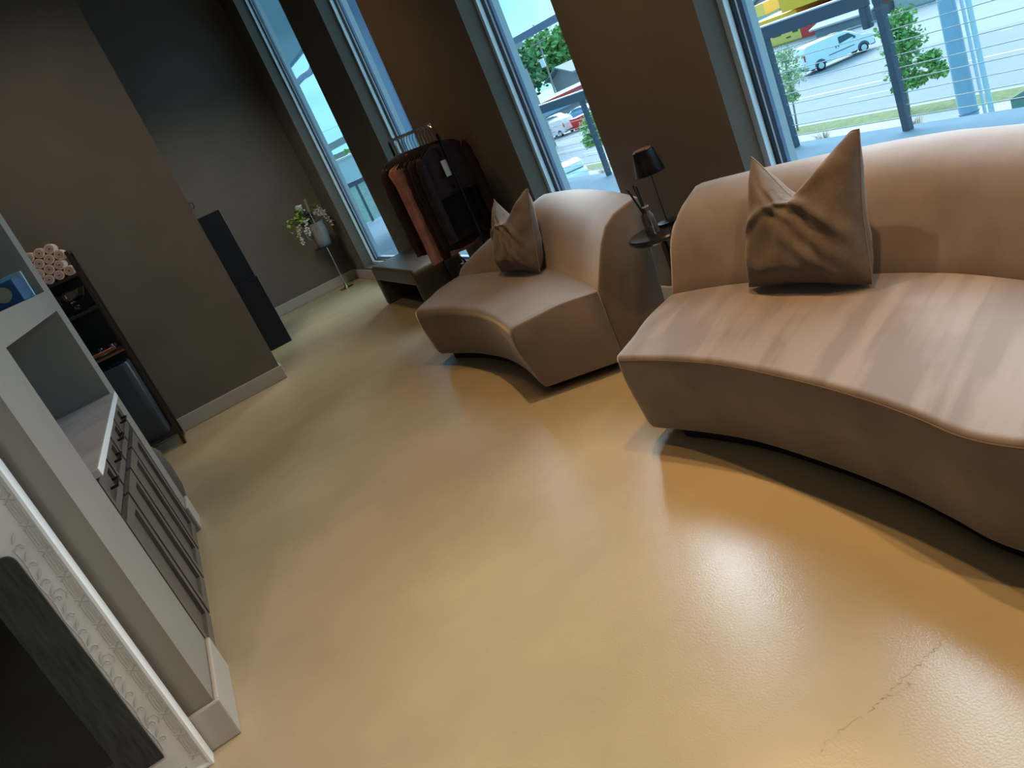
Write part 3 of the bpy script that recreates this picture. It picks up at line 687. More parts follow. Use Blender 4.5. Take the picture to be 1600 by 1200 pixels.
# ------------------------------------------------------------------ base cabinet in the niche
cbn = thing('base_cabinet', (-.85, 3.81, 0), 'dark wood base cabinet with four doors and four drawers in the niche', 'cabinet')
MB().box(-1.19, -.558, 3.01, 4.61, .0, .868).build('carcass', M['blackmatt'], cbn)
def shaker(y0, y1, z0, z1, name):
    mb = MB(); x0, x1 = -.556, -.535; f = .05 if z1-z0 > .3 else .035
    mb.box(x0, x1, y0, y0+f, z0, z1); mb.box(x0, x1, y1-f, y1, z0, z1); mb.box(x0, x1, y0+f, y1-f, z0, z0+f); mb.box(x0, x1, y0+f, y1-f, z1-f, z1); mb.box(x0, x1-.015, y0+f, y1-f, z0+f, z1-f)
    return mb.build(name, M['cabwood'], cbn, smooth=0)
for i in range(4):
    y0 = 3.03+i*.397; y1 = y0+.356
    d = shaker(y0, y1, .715, .855, 'drawer')
    MB().tube([(-.537, (y0+y1)/2-.06, .785), (-.512, (y0+y1)/2-.06, .785), (-.512, (y0+y1)/2+.06, .785), (-.537, (y0+y1)/2+.06, .785)], .0055, 8).build('pull', M['blackmetal'], d)
    shaker(y0, y1, .045, .678, 'door')
ct = tag(MB().box(-1.195, -.512, 3.004, 4.615, .872, .903).build('countertop', M['marble'], bevel=.003), 'pinkish marble countertop on the dark base cabinet in the niche', 'countertop')
MB().box(-.5119, -.508, 3.004, 4.615, .872, .9035).build('front_edge', M['white'], ct, bevel=.0015)
# blue boxes in the upper niche
bx = thing('blue_box', (-.72, 4.20, 1.497), 'dark blue carton with round tan print in the upper niche', 'box')
MB().box(-.80, -.548, 4.02, 4.30, 1.498, 1.60).build('carton', M['bluebox'], bx, bevel=.003)
MB(Matrix.Translation((-.61, 4.019, 1.552)) @ Matrix.Rotation(math.pi/2, 4, 'X')).lathe([(0, 0), (.034, 0), (.034, .002), (0, .002)], (0, 0, 0), 24).build('print', M['tan'], bx)
b2 = tag(MB().box(-.78, -.545, 4.35, 4.385, 1.498, 1.625, rot=Matrix.Rotation(R(-8), 3, 'X')).build('light_blue_booklet', M['ltblue'], bevel=.002), 'light blue booklet leaning behind the dark blue carton in the niche', 'booklet')

# ------------------------------------------------------------------ ornate white surround with dark insert
FY = 2.478
fp = thing('fireplace_surround', (-1.25, 2.5, 0), 'white ornate plaster fireplace surround with embossed border and dark panel', 'fireplace')
FX1, FX0, FT = -.618, -1.85, 1.36
IX1, IX0, IT, IB = -.722, -1.746, .925, .115
def rect_ring(x0, x1, z0, z1, r, seg=6):
    return round_poly([(x0, z0), (x1, z0), (x1, z1), (x0, z1)], [0, 0, r, r], seg)
mb = MB()
mb.box(FX0+.01, FX1-.012, FY+.004, FY+.05, 0.01, IB); mb.box(IX1, FX1-.012, FY+.004, FY+.05, IB, FT-.012); mb.box(FX0+.01, IX0, FY+.004, FY+.05, IB, FT-.012); mb.box(IX0, IX1, FY+.004, FY+.05, IT-.07, FT-.012)
sr = mb.build('surround', M['resin'], fp, smooth=0)
mb = MB(); prof = [(-.012, 0.004), (-.012, -.004), (-.006, -.010), (.002, -.008), (.004, .0), (.004, .05), (-.012, .05)]
rg = []
for (cx_, cz_) in ((FX0, 0.0), (FX1, 0.0), (FX1, FT), (FX0, FT), (FX0, 0.0)):
    sx = 1 if cx_ == FX1 else -1; sz = 1 if cz_ == FT else -1
    rg.append([Vector((cx_+sx*(p-.004), FY+q, cz_+(sz*(p-.004) if cz_ > 0 else -(p-.004)))) for p, q in prof])
mb.rings(rg, cap=False); mb.build('rim_moulding', M['white'], fp, smooth=30)
M['emboss'] = mat('embossed_plaster', (.66, .67, .68), .3)
# bamboo border: three beads between crossed ties
z = .06; bord = MB(); bx_ = FX1-.034
while z < FT-.08:
    for k in (-1, 0, 1): bord.tube([(bx_+k*.0075, FY+.0045, z+.010), (bx_+k*.0085, FY+.003, z+.03), (bx_+k*.0085, FY+.003, z+.06), (bx_+k*.0075, FY+.0045, z+.080)], .0034, 6)
    for s in (-1, 1): bord.tube([(bx_-s*.014, FY+.003, z-.012), (bx_+s*.014, FY+.003, z+.010)], .0028, 6)
    z += .09
x = FX1-.07
while x > FX0+.05:
    for k in (-1, 0, 1): bord.tube([(x, FY+.003, .034+k*.0085), (x-.07, FY+.003, .034+k*.0085)], .0034, 6)
    x -= .09
bord.build('bamboo_border', M['emboss'], sr, smooth=60)
vine = MB(); z = IB+.05; i = 0
vine.tube([(IX1+.009+.003*math.sin(q*.9), FY+.0035, IB+.02+q*.02) for q in range(40)], .0028, 6)
while z < .95:
    s = 1; b = Vector((IX1+.010, FY+.003, z))
    vine.tube([b, b+Vector((.010, 0, .012)), b+Vector((.020, 0, .014)), b+Vector((.026, 0, .006)), b+Vector((.022, 0, -.002)), b+Vector((.016, 0, .003))], .0026, 6)
    vine.tube([b+Vector((.004, 0, .02)), b+Vector((.014, 0, .034)), b+Vector((.024, 0, .048))], [.0015, .0055, .0015], 6)
    if i % 4 == 1: vine.tube([b+Vector((.0, 0, .01)), b+Vector((.018, 0, .03)), b+Vector((.036, 0, .03)), b+Vector((.042, 0, .01)), b+Vector((.034, 0, -.006))], .002, 6)
    z += .062; i += 1
vine.build('vine_relief', M['emboss'], sr, smooth=60)
pt = round_poly([(IX0, IB), (IX1, IB), (IX1, IT-.012), (IX0, IT-.012)], [.0, .0, .035, .035], 8)
MB().prism(pt, 'y', FY-.006, FY+.0035).build('dark_insert', M['insert'], fp, smooth=30)
MB().box(IX0+.10, IX1-.115, FY-.008, FY-.006, IB+.08, IT-.14).build('fire_glass', M['firebox'], fp)

# ------------------------------------------------------------------ terrace outside the windows
struct(MB().prism([(2.80, -6), (5.33, -6), (5.33, 17.9), (2.22, 17.9)], 'z', -.35, 0).build('terrace_floor', M['terrace'], smooth=0))
struct(MB().prism([(2.48, 10.2), (4.4, 10.2), (4.4, 24), (2.06, 24)], 'z', 3.62, 3.9).build('terrace_ceiling', M['soffit'], smooth=0))
fa = MB(); fa.box(4.4, 4.46, 10.2, 24, 3.58, 3.95); struct(fa.build('trim_fascia', M['beam'], smooth=0))
struct(MB().box(4.32, 4.9, 12.55, 14.6, -.35, 3.62).build('wall_terrace_pier', M['beam'], smooth=0))
RXX = 5.2
rl = thing('terrace_railing', (RXX, 5, 0), 'dark blue steel cable railing along the terrace outside the windows', 'railing')
posts = [1.0, 2.75, 4.5, 5.67, 7.2, 8.86, 10.6, 12.3]
MB().box(RXX-.03, RXX+.03, .2, 4.53, .955, 1.055).build('top_rail', M['rail'], rl); MB().box(RXX-.03, RXX+.03, 4.60, 12.45, .955, 1.055).build('top_rail', M['rail'], rl); MB().box(RXX-.03, RXX+.03, 4.60, 4.665, .80, .955).build('end_bracket', M['rail'], rl, bevel=.01)
MB().box(RXX-.035, RXX+.035, .2, 12.5, 1.056, 1.068).build('rail_cap', M['railtop'], rl)
for y in posts: MB().box(RXX-.025, RXX+.025, y-.03, y+.03, 0, .955).build('post', M['rail'], rl)
for k in range(9): MB().tube([(RXX, .2, .10+.092*k), (RXX, 12.3, .10+.092*k)], .0035, 6).build('cable', M['cable'], rl)
el = thing('end_railing', (4.5, 17.75, 0), 'short dark blue steel railing across the far end of the terrace', 'railing')
MB().box(4.2, 5.25, 17.72, 17.78, .84, .94).build('top_rail', M['rail'], el)
for x in (4.42, 5.2): MB().box(x-.025, x+.025, 17.725, 17.775, 0, .84).build('post', M['rail'], el)
for k in range(8): MB().tube([(4.2, 17.75, .10+.092*k), (5.2, 17.75, .10+.092*k)], .0035, 6).build('cable', M['cable'], el)
bmx = tag(MB().box(4.96, 5.04, 7.3, 12.6, 1.86, 1.94).build('steel_beam', M['beam'], bevel=.006), 'straight blue grey steel beam running above the terrace railing', 'beam')
cb_ = tag(MB().tube(crom([(5.0, 22.9, 3.36), (5.0, 21.4, 3.47), (5.0, 20.2, 3.49), (5.0, 19.0, 3.47), (4.46, 16.6, 3.7)], 5), .075, 8).build('curved_beam', M['beam']), 'curved blue grey steel beam hanging from the edge of the terrace soffit', 'beam')

# ------------------------------------------------------------------ street, one storey down
G = -6.2
def ground(name, x0, x1, m, y0=-40, y1=260, dz=0, h=.12, lab=None):
    return struct(MB().box(x0, x1, y0, y1, G-h+dz, G+dz).build(name, m, smooth=0))
ground('street_ground', 5.4, 140, M['asphalt'], h=.2)
ground('street_sidewalk', 21.0, 28.3, M['concrete'], dz=.06, h=.05)
ground('street_verge', 28.3, 29.75, M['grass'], dz=.10, h=.09)
ground('street_curb', 29.75, 29.98, M['concrete'], dz=.08, h=.07)
ground('street_roadway', 30, 43.2, M['roadway'], dz=.02, h=.015)
def paint(name, x0, x1, y0, y1, m, lab, grp=None):
    o = tag(MB().box(x0, x1, y0, y1, G+.021, G+.026).build(name, m, smooth=0), lab, 'road marking', grp); return o
paint('yellow_line', 36.42, 36.58, -40, 220, M['roadyellow'], 'long yellow centre line painted along the road')
for i in range(9):
    paint('lane_dash', 33.85, 33.97, 10.6+i*9.4, 13.6+i*9.4, M['roadwhite'], 'white lane dash painted on the near side of the road', 'white lane dashes on the road')
paint('parking_line', 41.8, 41.95, 28.9, 29.5, M['roadwhite'], 'short white mark painted at the far edge of the road')

def leaf_cloud(mb, blobs, n, size, rnd, flat=.6):
    for i in range(n):
        c, r = blobs[rnd.randrange(len(blobs))] if not isinstance(blobs[0][1], tuple) else rnd.choice(blobs)
        while True:
            d = Vector((rnd.uniform(-1, 1), rnd.uniform(-1, 1), rnd.uniform(-1, 1)))
            if d.length <= 1: break
        d = d*(.55+.45*rnd.random()) if d.length > .3 else d
        q = Vector(c)+Vector((d.x*r[0], d.y*r[1], d.z*r[2]))
        L = size*rnd.uniform(.6, 1.25); a = Vector((rnd.gauss(0, 1), rnd.gauss(0, 1), rnd.gauss(0, flat))).normalized(); b = a.cross(Vector((rnd.gauss(0, 1), rnd.gauss(0, 1), rnd.gauss(0, 1)))).normalized()
        nn = a.cross(b)*L*.12
        mb.add([q-a*L*.5, q+b*L*.32+nn, q+a*L*.5, q-b*L*.32+nn], [(0, 1, 2), (0, 2, 3)])
def tree(name, base, label, blobs, n, size, trunk, m, seed, top, group='street trees', branches=6):
    rnd = random.Random(seed); b = Vector(base); t = thing(name, b, label, 'tree', group)
    tm = MB(); tp = Vector((top[0], top[1], top[2])); tm.tube(crom([b, b*.6+tp*.4+Vector((.05, .04, 0)), tp], 5), [trunk*(1-.06*i) for i in range(11)], 9)
    tm.build('trunk', M['bark'], t)
    for k in range(branches):
        c, r = blobs[k % len(blobs)]; s = b.lerp(tp, rnd.uniform(.62, .98)); e = Vector(c)+Vector((rnd.uniform(-.5, .5)*r[0], rnd.uniform(-.5, .5)*r[1], rnd.uniform(-.2, .5)*r[2]))
        MB().tube([s, s.lerp(e, .5)+Vector((0, 0, .08*r[2])), e], [trunk*.45, trunk*.3, trunk*.12], 6).build('branch', M['bark'], t)
    lf = MB(); leaf_cloud(lf, blobs, n, size, rnd); lf.build('foliage', m, t, smooth=0)
    return t
tree('street_tree', (29.1, 31.3, G+.1), 'small pale leafed street tree on the verge, leftmost in the widest window',
     [((29.1, 31.0, -3.0), (.9, .95, .75)), ((29.1, 30.9, -2.5), (.7, .75, .55)), ((29.1, 31.3, -3.8), (.8, .85, .6)), ((29.1, 30.7, -3.5), (.8, .9, .7)), ((29.1, 31.1, -4.4), (.45, .5, .4))], 1500, .15, .06, M['foliagepale'], 3, (29.1, 30.9, -2.9))
tree('street_tree', (29.1, 24.95, G+.1), 'fuller green street tree on the verge, between railing post and utility pole',
     [((29.1, 24.9, -2.7), (.8, .75, .6)), ((29.1, 24.4, -2.45), (.8, .7, .6)), ((29.1, 24.7, -3.5), (1, .95, .7)), ((29.1, 24.2, -3.3), (.8, .65, .7)), ((29.1, 24.8, -4.4), (.9, .85, .6)), ((29.1, 23.5, -4.2), (.6, .5, .4)), ((29.1, 23.2, -4.7), (.45, .45, .35)), ((29.1, 24.2, -4.9), (.6, .6, .35)), ((29.1, 25.1, -5.1), (.4, .4, .25))], 3400, .21, .075, M['foliage'], 4, (29.1, 24.6, -2.8), branches=9)
tree('street_tree', (29.1, 49.3, G+.1), 'green street tree seen in the narrow window behind the lounge chair',
     [((29.2, 49.8, -3.4), (1, 1.1, 1.0)), ((29.4, 49.0, -2.9), (1, 1.1, .9)), ((29.3, 49.2, -4.2), (.9, 1.0, .8)), ((29.0, 50.2, -4.3), (.7, .7, .6))], 2000, .22, .07, M['foliage'], 5, (29.2, 49.4, -3.0))
# utility pole, conduit and boxes at the sidewalk
up_ = thing('utility_pole', (21.5, 16.55, G+.06), 'thick blue grey steel pole standing on the near sidewalk', 'pole')
MB().tube([(21.5, 16.5, G+.06), (21.5, 16.5, -1), (21.5, 16.5, 6)], [.27, .225, .18], 20).build('shaft', M['pole'], up_)
MB().lathe([(.278, -4.46), (.284, -4.45), (.284, -4.43), (.272, -4.42)], (21.5, 16.5, 0), 20).build('band', M['beam'], up_)
MB().tube([(21.6, 16.06, G+.06), (21.6, 16.11, -3), (21.6, 16.17, 1)], .05, 10).build('conduit', M['polepale'], up_)
MB().tube([(21.6, 15.86, G+.06), (21.6, 15.92, -3), (21.6, 15.98, 1)], .075, 10).build('conduit', M['polepale'], up_)
xf = thing('transformer_box', (22.3, 15.1, G+.06), 'green steel utility transformer box on the sidewalk beyond the terrace', 'utility box')
MB().box(21.2, 23.2, 13.2, 15.72, G+.06, -5.0).build('base_housing', M['xformerdark'], xf, bevel=.02)
MB().prism([(13.15, -5.0), (15.77, -5.0), (15.72, -4.82), (15.35, -4.66), (13.3, -4.66)], 'x', 21.15, 23.25).build('sloped_lid', M['xformer'], xf, bevel=.02)
MB().box(21.5, 23.1, 13.4, 15.25, -4.655, -4.30).build('upper_housing', M['xformer'], xf, bevel=.02)
MB().prism([(13.35, -4.30), (15.3, -4.30), (14.6, -4.02), (13.5, -4.02)], 'x', 21.45, 23.15).build('upper_lid', M['xformer'], xf, bevel=.02)
sb = tag(MB().lathe([(0, G+.06), (.20, G+.06), (.19, -4.75), (.16, -4.70), (0, -4.69)], (21.2, 17.05, 0), 12).build('junction_pedestal', M['xformer']), 'small green utility pedestal at the foot of the steel pole', 'utility box')
def tuft(x, y, label, s):
    rnd = random.Random(s); mb = MB()
    for i in range(90):
        a = rnd.uniform(0, 6.28); L = rnd.uniform(.5, 1.0); d = Vector((math.cos(a), math.sin(a), 0)); b = Vector((x, y, G+.06))+d*rnd.uniform(0, .12); wv = Vector((-d.y, d.x, 0))*.012
        p1 = b+d*L*.25+Vector((0, 0, L*.7)); p2 = b+d*L*.7+Vector((0, 0, L*.9))
        mb.add([b-wv, b+wv, p1+wv*.7, p1-wv*.7, p2], [(0, 1, 2, 3), (3, 2, 4)])
    return tag(mb.build('grass_tuft', M['straw'], smooth=0), label, 'ornamental grass', 'ornamental grass tufts')
tuft(25.3, 27.6, 'straw coloured grass tuft on the sidewalk beside the left railing post', 1)
tuft(25.5, 26.2, 'straw coloured grass tuft on the sidewalk further along from the left railing post', 2)
tuft(25.4, 21.7, 'straw coloured grass tuft just right of the middle railing post', 3)
tuft(25.6, 44.2, 'straw coloured grass tuft behind the lounge chair, in the narrow window', 4)

# ------------------------------------------------------------------ vehicles
def van(name, loc, yaw, label, mpaint, L=4.7, H=1.86, Wd=1.8, group=None, plain=False):
    t = thing(name, loc, label, 'van', group); t.rotation_euler = (0, 0, yaw)
    def P(mb_name, mb, m, **k):
        o = mb.build(mb_name, m, None, **k); o.parent = t; return o
    h = Wd/2
    prof = [(-L/2, .42), (-L/2-.0, .95), (-L/2+.06, 1.55), (-L/2+.16, H-.06), (-L/2+.35, H), (.35, H), (.75, H-.07), (.98, H-.2), (1.62, 1.16), (2.15, 1.04), (2.30, .92), (L/2, .70), (L/2, .36), (-L/2+.1, .30)]
    rings = []
    for y, k in ((-h+.0, .90), (-h+.05, .975), (-h+.16, 1), (0, 1.01), (h-.16, 1), (h-.05, .975), (h, .90)):
        rings.append([Vector((x*(1 if k >= 1 else .985), y*(1-.10*max(0, (z-1.0)/.9)), .45+(z-.45)*(1 if k >= .97 or z < 1.2 else .97))) for x, z in prof])
    P('body', MB().rings(rings), mpaint, smooth=35)
    for s in (-1, 1):
        yy = s*(h*.955)
        P('side_window', MB().prism([(.05, 1.18), (.08, 1.62), (.78, 1.62), (1.30, 1.18)], 'y', yy-.015*s, yy+.012*s), M['autoglass'], smooth=0)
        P('door_handle', MB().box(-.22, -.16, yy*1.03-.02, yy*1.03+.02, 1.0, 1.14), M['plastic'], smooth=0); P('door_handle', MB().box(-.04, .02, yy*1.03-.02, yy*1.03+.02, 1.0, 1.14), M['plastic'], smooth=0)
        P('rub_strip', MB().box(-.75, 1.0, s*(h+.002)-.012, s*(h+.002)+.012, .72, .77), M['plastic'], smooth=0)
        P('mirror', MB().box(1.02, 1.14, s*(h+.06)-.07, s*(h+.06)+.07, 1.16, 1.32), M['plastic'], bevel=.02)
        P('tail_light', MB().box(-L/2-.02, -L/2+.05, s*(h-.10)-.07, s*(h-.10)+.07, .95, 1.35), M['red'], smooth=0)
        for x in (-1.42, 1.55):
            P('wheel_arch', MB().prism([(x+.40*math.cos(R(a)), .36+.40*math.sin(R(a))) for a in range(0, 181, 15)], 'y', s*(h-.02), s*(h+.012)), M['plastic'], smooth=0)
            wmb = MB(Matrix.Translation((x, s*(h-.09), .32)) @ Matrix.Rotation(math.pi/2, 4, 'X')); wmb.lathe([(0, -.10), (.26, -.10), (.32, -.07), (.32, .09), (.26, .115), (0, .115)], (0, 0, 0), 24)
            wh = P('wheel', wmb, M['tyre'])
            hm = MB(Matrix.Translation((x, s*(h-.09), .32)) @ Matrix.Rotation(math.pi/2, 4, 'X')); hm.lathe([(0, -.14), (.10, -.135), (.19, -.122), (.20, -.10), (.20, .118), (.19, .135), (.10, .148), (0, .152)], (0, 0, 0), 20); o = hm.build('hubcap', M['hub'], None); o.parent = wh
    P('windscreen', MB().prism([(.90, -.7), (1.56, -.76), (1.56, .76), (.90, .7)], 'z', 0, .012), M['autoglass'], smooth=0)
    ws = [c for c in t.children if c.name.startswith('windscreen')][0]
    for v in ws.data.vertices: v.co.z = (H-.19 if v.co.x < 1.2 else 1.20)+.02
    P('front_bumper', MB().box(L/2-.28, L/2+.06, -h+.06, h-.06, .28, .62), M['plastic'], bevel=.06)
    P('rear_bumper', MB().box(-L/2-.07, -L/2+.2, -h+.06, h-.06, .30, .52), M['plastic'], bevel=.04)
    P('headlight', MB().box(2.05, 2.30, -h+.03, -h+.30, .80, .98), M['ltblue'], bevel=.03); P('headlight', MB().box(2.05, 2.30, h-.30, h-.03, .80, .98), M['ltblue'], bevel=.03)
    return t
dirv = math.atan2(-1.45, 3.0)
van('cargo_van', (45.45, 43.6, G+.02), dirv, 'white cargo van parked at an angle beyond the road', M['vanwhite'])
van('cargo_van', (45.0, 84.0, G), R(100), 'white van with its rear towards us, parked behind the narrow window railing', M['vanwhite'], group='vans')
def car(name, loc, yaw, label, m, group='parked cars', suv=False):
    t = thing(name, loc, label, 'car', group); t.rotation_euler = (0, 0, yaw); h = .88; H = 1.65 if suv else 1.45
    prof = [(-2.2, .35), (-2.25, .85), (-2.15, .98), (-1.7, 1.02 if not suv else 1.1), (-1.35 if not suv else -1.9, H-.08), (-.9, H), (.2, H), (.55, H-.08), (1.15, .98), (2.0, .86), (2.25, .68), (2.22, .32)]
    rings = []
    for y, k in ((-h, .88), (-h+.06, .97), (-h+.2, 1), (h-.2, 1), (h-.06, .97), (h, .88)):
        rings.append([Vector((x*k if k < .95 else x, y*(1-.18*max(0, (z-.95)/.6)), z)) for x, z in prof])
    o = MB().rings(rings).build('body', m, None, smooth=35); o.parent = t
    for s in (-1, 1):
        yy = s*h*.90
        o = MB().prism([(-1.25, 1.03), (-.92, H-.12), (.2, H-.12), (.85, 1.03)], 'y', yy-.02, yy+.02).build('side_windows', M['autoglass'], None, smooth=0); o.parent = t
        for x in (-1.35, 1.38):
            wmb = MB(Matrix.Translation((x, s*(h-.08), .32)) @ Matrix.Rotation(math.pi/2, 4, 'X')); wmb.lathe([(0, -.10), (.26, -.10), (.32, -.07), (.32, .09), (.26, .112), (0, .112)], (0, 0, 0), 20)
            o = wmb.build('wheel', M['tyre'], None); o.parent = t
    o = MB().prism([(-1.78, .86), (-1.22, .78), (-1.22, -.78), (-1.78, -.86)][::1], 'z', 0, .015).build('rear_window', M['autoglass'], None, smooth=0); o.parent = t
    for v in o.data.vertices: v.co.y *= .8; v.co.z += (H-.14 if v.co.x > -1.5 else 1.03)+.03
    return t
M['carblue'] = mat('mid_blue_car_paint', (.10, .28, .50), .3, coat=.4); M['carsilver'] = mat('silver_car_paint', (.50, .58, .64), .3, coat=.4); M['cargrey'] = mat('grey_car_paint', (.30, .36, .42), .3, coat=.4)
car('parked_car', (49.0, 92.0, G), R(120), 'silver car parked beside the rear facing white van', M['carsilver'])
car('parked_car', (53.5, 93.0, G), R(120), 'blue car parked behind the silver car, under the railing', M['carblue'])
car('parked_car', (53.0, 99.5, G), R(120), 'grey car parked furthest in the lot, beyond the blue car', M['cargrey'])
car('parked_car', (44.5, 98.5, G), R(120), 'silver tall car parked left of the others behind the white van', M['carsilver'], suv=True)
car('near_car', (25.4, 47.9, G+.06), R(70), 'white car pulled up at the near curb by the grass verge', M['vanwhite'], group=None, suv=True)
rb = thing('red_dumpster', (46.2, 80.5, G), 'red waste container beside the rear facing white van', 'container')
MB().prism([(-1.0, 0), (1.0, 0), (1.25, 1.4), (-1.25, 1.4)], 'y', 79.6, 81.4)
mb = MB(Matrix.Translation((46.4, 0, G))); mb.prism([(-.9, .1), (.9, .1), (1.1, 1.3), (-1.1, 1.3)], 'y', 79.6, 81.2); mb.build('bin', M['red'], rb, bevel=.03)
mb = MB(Matrix.Translation((46.4, 0, G))); mb.box(-1.12, 1.12, 79.58, 81.22, 1.31, 1.38); mb.build('lid', M['red'], rb, bevel=.02)
db = tag(MB().box(27.1, 27.8, 51.3, 52.2, G+.06, -5.3).build('utility_cabinet', M['beam'], bevel=.03), 'dark blue utility cabinet on the sidewalk by the white near car', 'utility box')

# ------------------------------------------------------------------ buildings across the street
sh_ = thing('yellow_shop', (66, 66, G), 'yellow and red painted shop building across the street', 'building')
MB().box(64, 76, 64.76, 72, G, -3.4).build('yellow_wall', M['yellow'], sh_, smooth=0)
MB().box(63.9, 64.0, 64.80, 72, G+.1, -4.3).build('pale_panel', M['yellowpale'], sh_, smooth=0)
MB().box(63.85, 76, 61.3, 64.75, G, -3.9).build('red_wall', M['red'], sh_, smooth=0)
MB().box(63.7, 76, 54, 66.3, -3.3, -1.0).build('upper_storey', M['yellow'], sh_, smooth=0)
MB().box(63.5, 77, 53.5, 66.6, -1.0, -.75).build('roof_edge', M['greyroof'], sh_, smooth=0)
for y0, y1, z0, z1 in ((69.6, 70.6, -5.6, -5.0), (67.4, 68.6, -5.32, -5.22), (66.2, 66.8, -5.75, -5.62), (65.1, 65.8, -5.4, -5.0)):
    MB().box(63.86, 63.9, y0, y1, z0, z1).build('sign_board', M['sign'], sh_, smooth=0)
tb = thing('yellow_kiosk', (71, 76, G), 'narrow yellow tower with pale blue base left of the mauve gable house', 'building')
MB().box(70, 72, 75.2, 76.8, G, -3.3).build('base', M['ltblue'], tb, smooth=0); MB().box(69.9, 72.1, 75.1, 76.9, -3.3, -2.0).build('top', M['yellowpale'], tb, smooth=0)
gh = thing('gable_house', (80, 82, G), 'mauve brown gabled house behind the yellow shop', 'building')
MB().prism([(73, G), (86.4, G), (86.4, -2.9), (79.7, .4), (73, -2.9)], 'x', 78, 90).build('wall', M['brownwall'], gh, smooth=0)
MB().prism([(72.2, -3.25), (79.7, .42), (87.2, -3.25), (87.2, -2.95), (79.7, .75), (72.2, -2.95)], 'x', 77.4, 90.5).build('roof', M['greyroof'], gh, smooth=0)
f_ = MB().box(77.9, 78.0, 82.3, 83.5, -4.1, -2.6).build('window_frame', M['roofwhite'], gh, smooth=0); MB().box(77.86, 77.9, 82.42, 83.38, -3.98, -2.72).build('pane', M['ltblue'], f_, smooth=0)
gb = thing('grey_outbuilding', (62, 56, G), 'slate grey low building with white sloping roof behind the white cargo van', 'building')
MB().box(60, 63.8, 52.9, 59.2, G-.6, -5.35).build('wall', M['trailer'], gb, smooth=0)
MB().prism([(59.6, -5.36), (63.8, -4.3), (63.8, -4.15), (59.6, -5.21)], 'y', 52.7, 59.5).build('roof', M['roofwhite'], gb, smooth=0)
gb2 = thing('white_roof_store', (66, 44, G), 'white walled low store to the right of the grey outbuilding', 'building')
MB().box(62, 74, 40, 52.2, G, -3.8).build('wall', M['roofwhite'], gb2, smooth=0); MB().box(61.7, 74, 39.8, 52.3, -3.8, -3.5).build('roof', M['red'], gb2, smooth=0)
gs = thing('blue_canopy_store', (60, 120, G), 'long blue fronted store with red roof edge beyond the parking lot', 'building')
MB().box(56, 80, 112, 124, -5.3, -3.75).build('blue_fascia', M['bluewall'], gs, smooth=0); MB().box(55.8, 80.2, 111.8, 124.2, -3.74, -3.35).build('red_edge', M['red'], gs, smooth=0)
MB().box(57, 79, 113, 123, G, -5.3).build('wall', M['roofwhite'], gs, smooth=0); MB().box(55.9, 80.1, 111.9, 124.1, -3.34, -3.25).build('roof', M['greyroof'], gs, smooth=0)
hs = thing('grey_roof_house', (90, 141, G), 'house with grey pitched roof and dark windows below the big trees', 'building')
MB().box(81, 104, 136.5, 146, G, -1.6).build('wall', M['brownwall'], hs, smooth=0)
MB().prism([(135.4, -1.75), (141, .1), (146.8, -1.75), (146.8, -1.45), (141, .4), (135.4, -1.45)], 'x', 79.6, 105).build('roof', M['greyroof'], hs, smooth=0)
MB().prism([(136.5, -1.6), (146, -1.6), (141, .1)], 'x', 81, 104).build('gable', M['brownwall'], hs, smooth=0)
for x in (82, 84.6, 87.2, 89.8): MB().box(x, x+1.5, 136.4, 136.5, -4.6, -2.3).build('window', M['sign'], hs, smooth=0)
pl_ = thing('timber_power_pole', (70.4, 128, G), 'timber power pole with grey transformer can in front of the big trees', 'pole')
MB().tube([(70.6, 128, G), (71.4, 128, 8)], .16, 8).build('shaft', M['bark'], pl_); MB().lathe([(0, 1.2), (.38, 1.2), (.42, 1.3), (.42, 2.5), (.36, 2.62), (0, 2.62)], (70.4, 127.8, 0), 16).build('transformer_can', M['hub'], pl_)
MB().box(69.6, 72.6, 127.9, 128.1, 5.0, 5.18).build('crossarm', M['bark'], pl_)
def wire(y0, x0, z0, x1, y1, z1, label):
    return tag(MB().tube([(lerp(x0, x1, k/10), lerp(y0, y1, k/10), lerp(z0, z1, k/10)-1.2*(1-(2*k/10-1)**2)) for k in range(11)], .035, 5).build('street_overhead_wire', M['beam']), label, 'wire', 'overhead wires')
wire(128, 71.3, 5.2, 40, 60, 9.5, 'overhead wire running from the timber power pole towards the street')
wire(128, 71.3, 7.6, 30, 200, 9, 'overhead wire running from the timber power pole into the distance')
wire(40, 10.5, 8.0, 24, 90, 9.5, 'overhead wire crossing the sky beyond the terrace, the upper one')
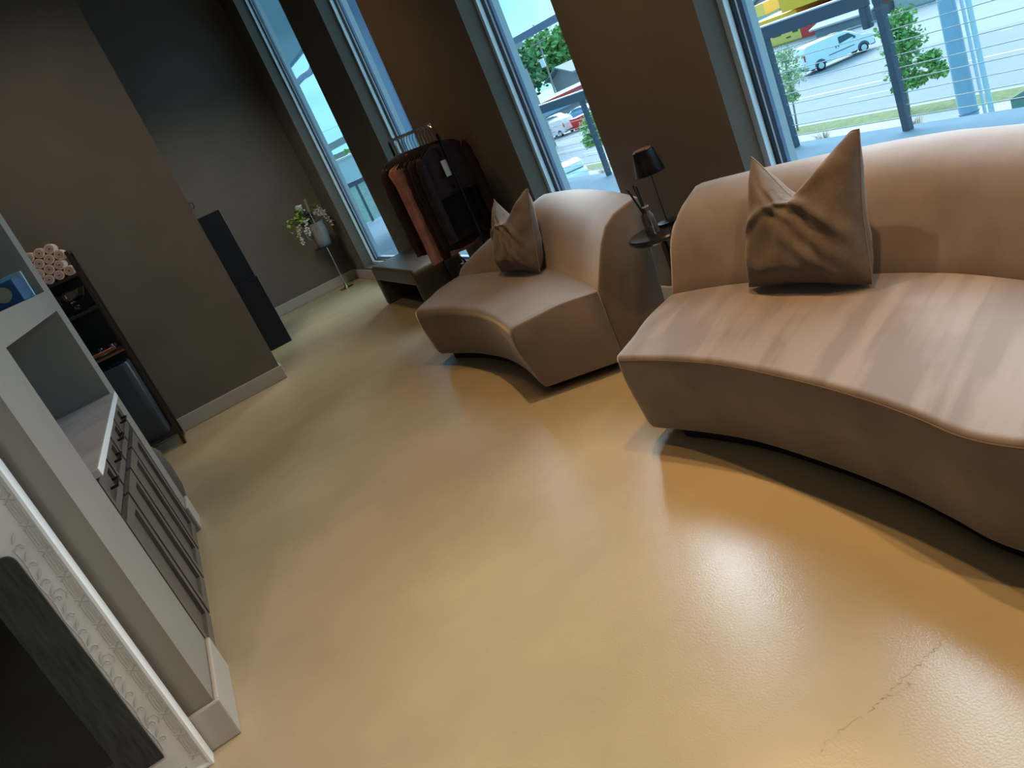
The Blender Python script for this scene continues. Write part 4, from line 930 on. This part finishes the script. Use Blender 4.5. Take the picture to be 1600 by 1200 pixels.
wire(40, 10.5, 7.0, 24, 90, 8.3, 'overhead wire crossing the sky beyond the terrace, the lower one')
for i, (x, y, r, h, n) in enumerate(((74, 150, 9, 9, 3600), (88, 158, 10, 10, 3600), (100, 152, 9, 8, 2200), (66, 165, 9, 7.5, 2200), (112, 160, 9, 8, 1200))):
    tree('big_tree', (x, y, G), ['tall dense green tree left behind the timber power pole', 'tall dense green tree directly above the grey roofed house', 'green tree behind the right end of the grey roofed house', 'green tree furthest left behind the blue fronted store', 'green tree behind the shop roofs at the far right'][i],
         [((x, y, h-5.5), (r*.8, r*.7, 5)), ((x-r*.4, y, h-7), (r*.6, r*.6, 4.5)), ((x+r*.4, y, h-6.5), (r*.6, r*.6, 4.5)), ((x, y, h-9), (r*.9, r*.7, 4))], n, 1.5, .4, M['foliagedark'] if i % 2 == 0 else M['foliage'], 20+i, (x, y, h-6), 'big trees beyond the street', 4)
# neighbouring building beyond the terrace end
nb = thing('neighbour_building', (12, 45, G), 'pale neighbouring building with brick lower wall beyond the terrace end', 'building')
MB().box(4, 18, 40, 52, G, .05).build('brick_wall', M['brick'], nb, smooth=0); MB().box(3.9, 18.1, 39.9, 52, .05, 1.36).build('parapet', M['clad'], nb, smooth=0); MB().box(3.8, 18.2, 39.8, 52.1, 1.36, 1.45).build('coping', M['roofwhite'], nb, smooth=0)
tree('big_tree', (14, 62, G), 'rounded green tree above the parapet of the neighbouring building', [((14, 60, -.3), (5, 3, 2.6)), ((18, 62, -.5), (4, 3, 2.4)), ((10, 61, -.4), (4, 3, 2.3))], 2600, .7, .3, M['foliage'], 40, (14, 61, -1), 'big trees beyond the street', 4)
rf = thing('dark_roof_house', (18, 80, G), 'distant house with dark flat roof behind the rounded green tree', 'building')
mb = MB(); mb.box(12, 40, 76, 90, G, 1.9); mb.build('wall', M['brownwall'], rf, smooth=0)
MB().prism([(13, 1.95), (40, 3.9), (40, 4.4), (13, 2.6)], 'y', 75, 91).build('roof', M['greyroof'], rf, smooth=0)
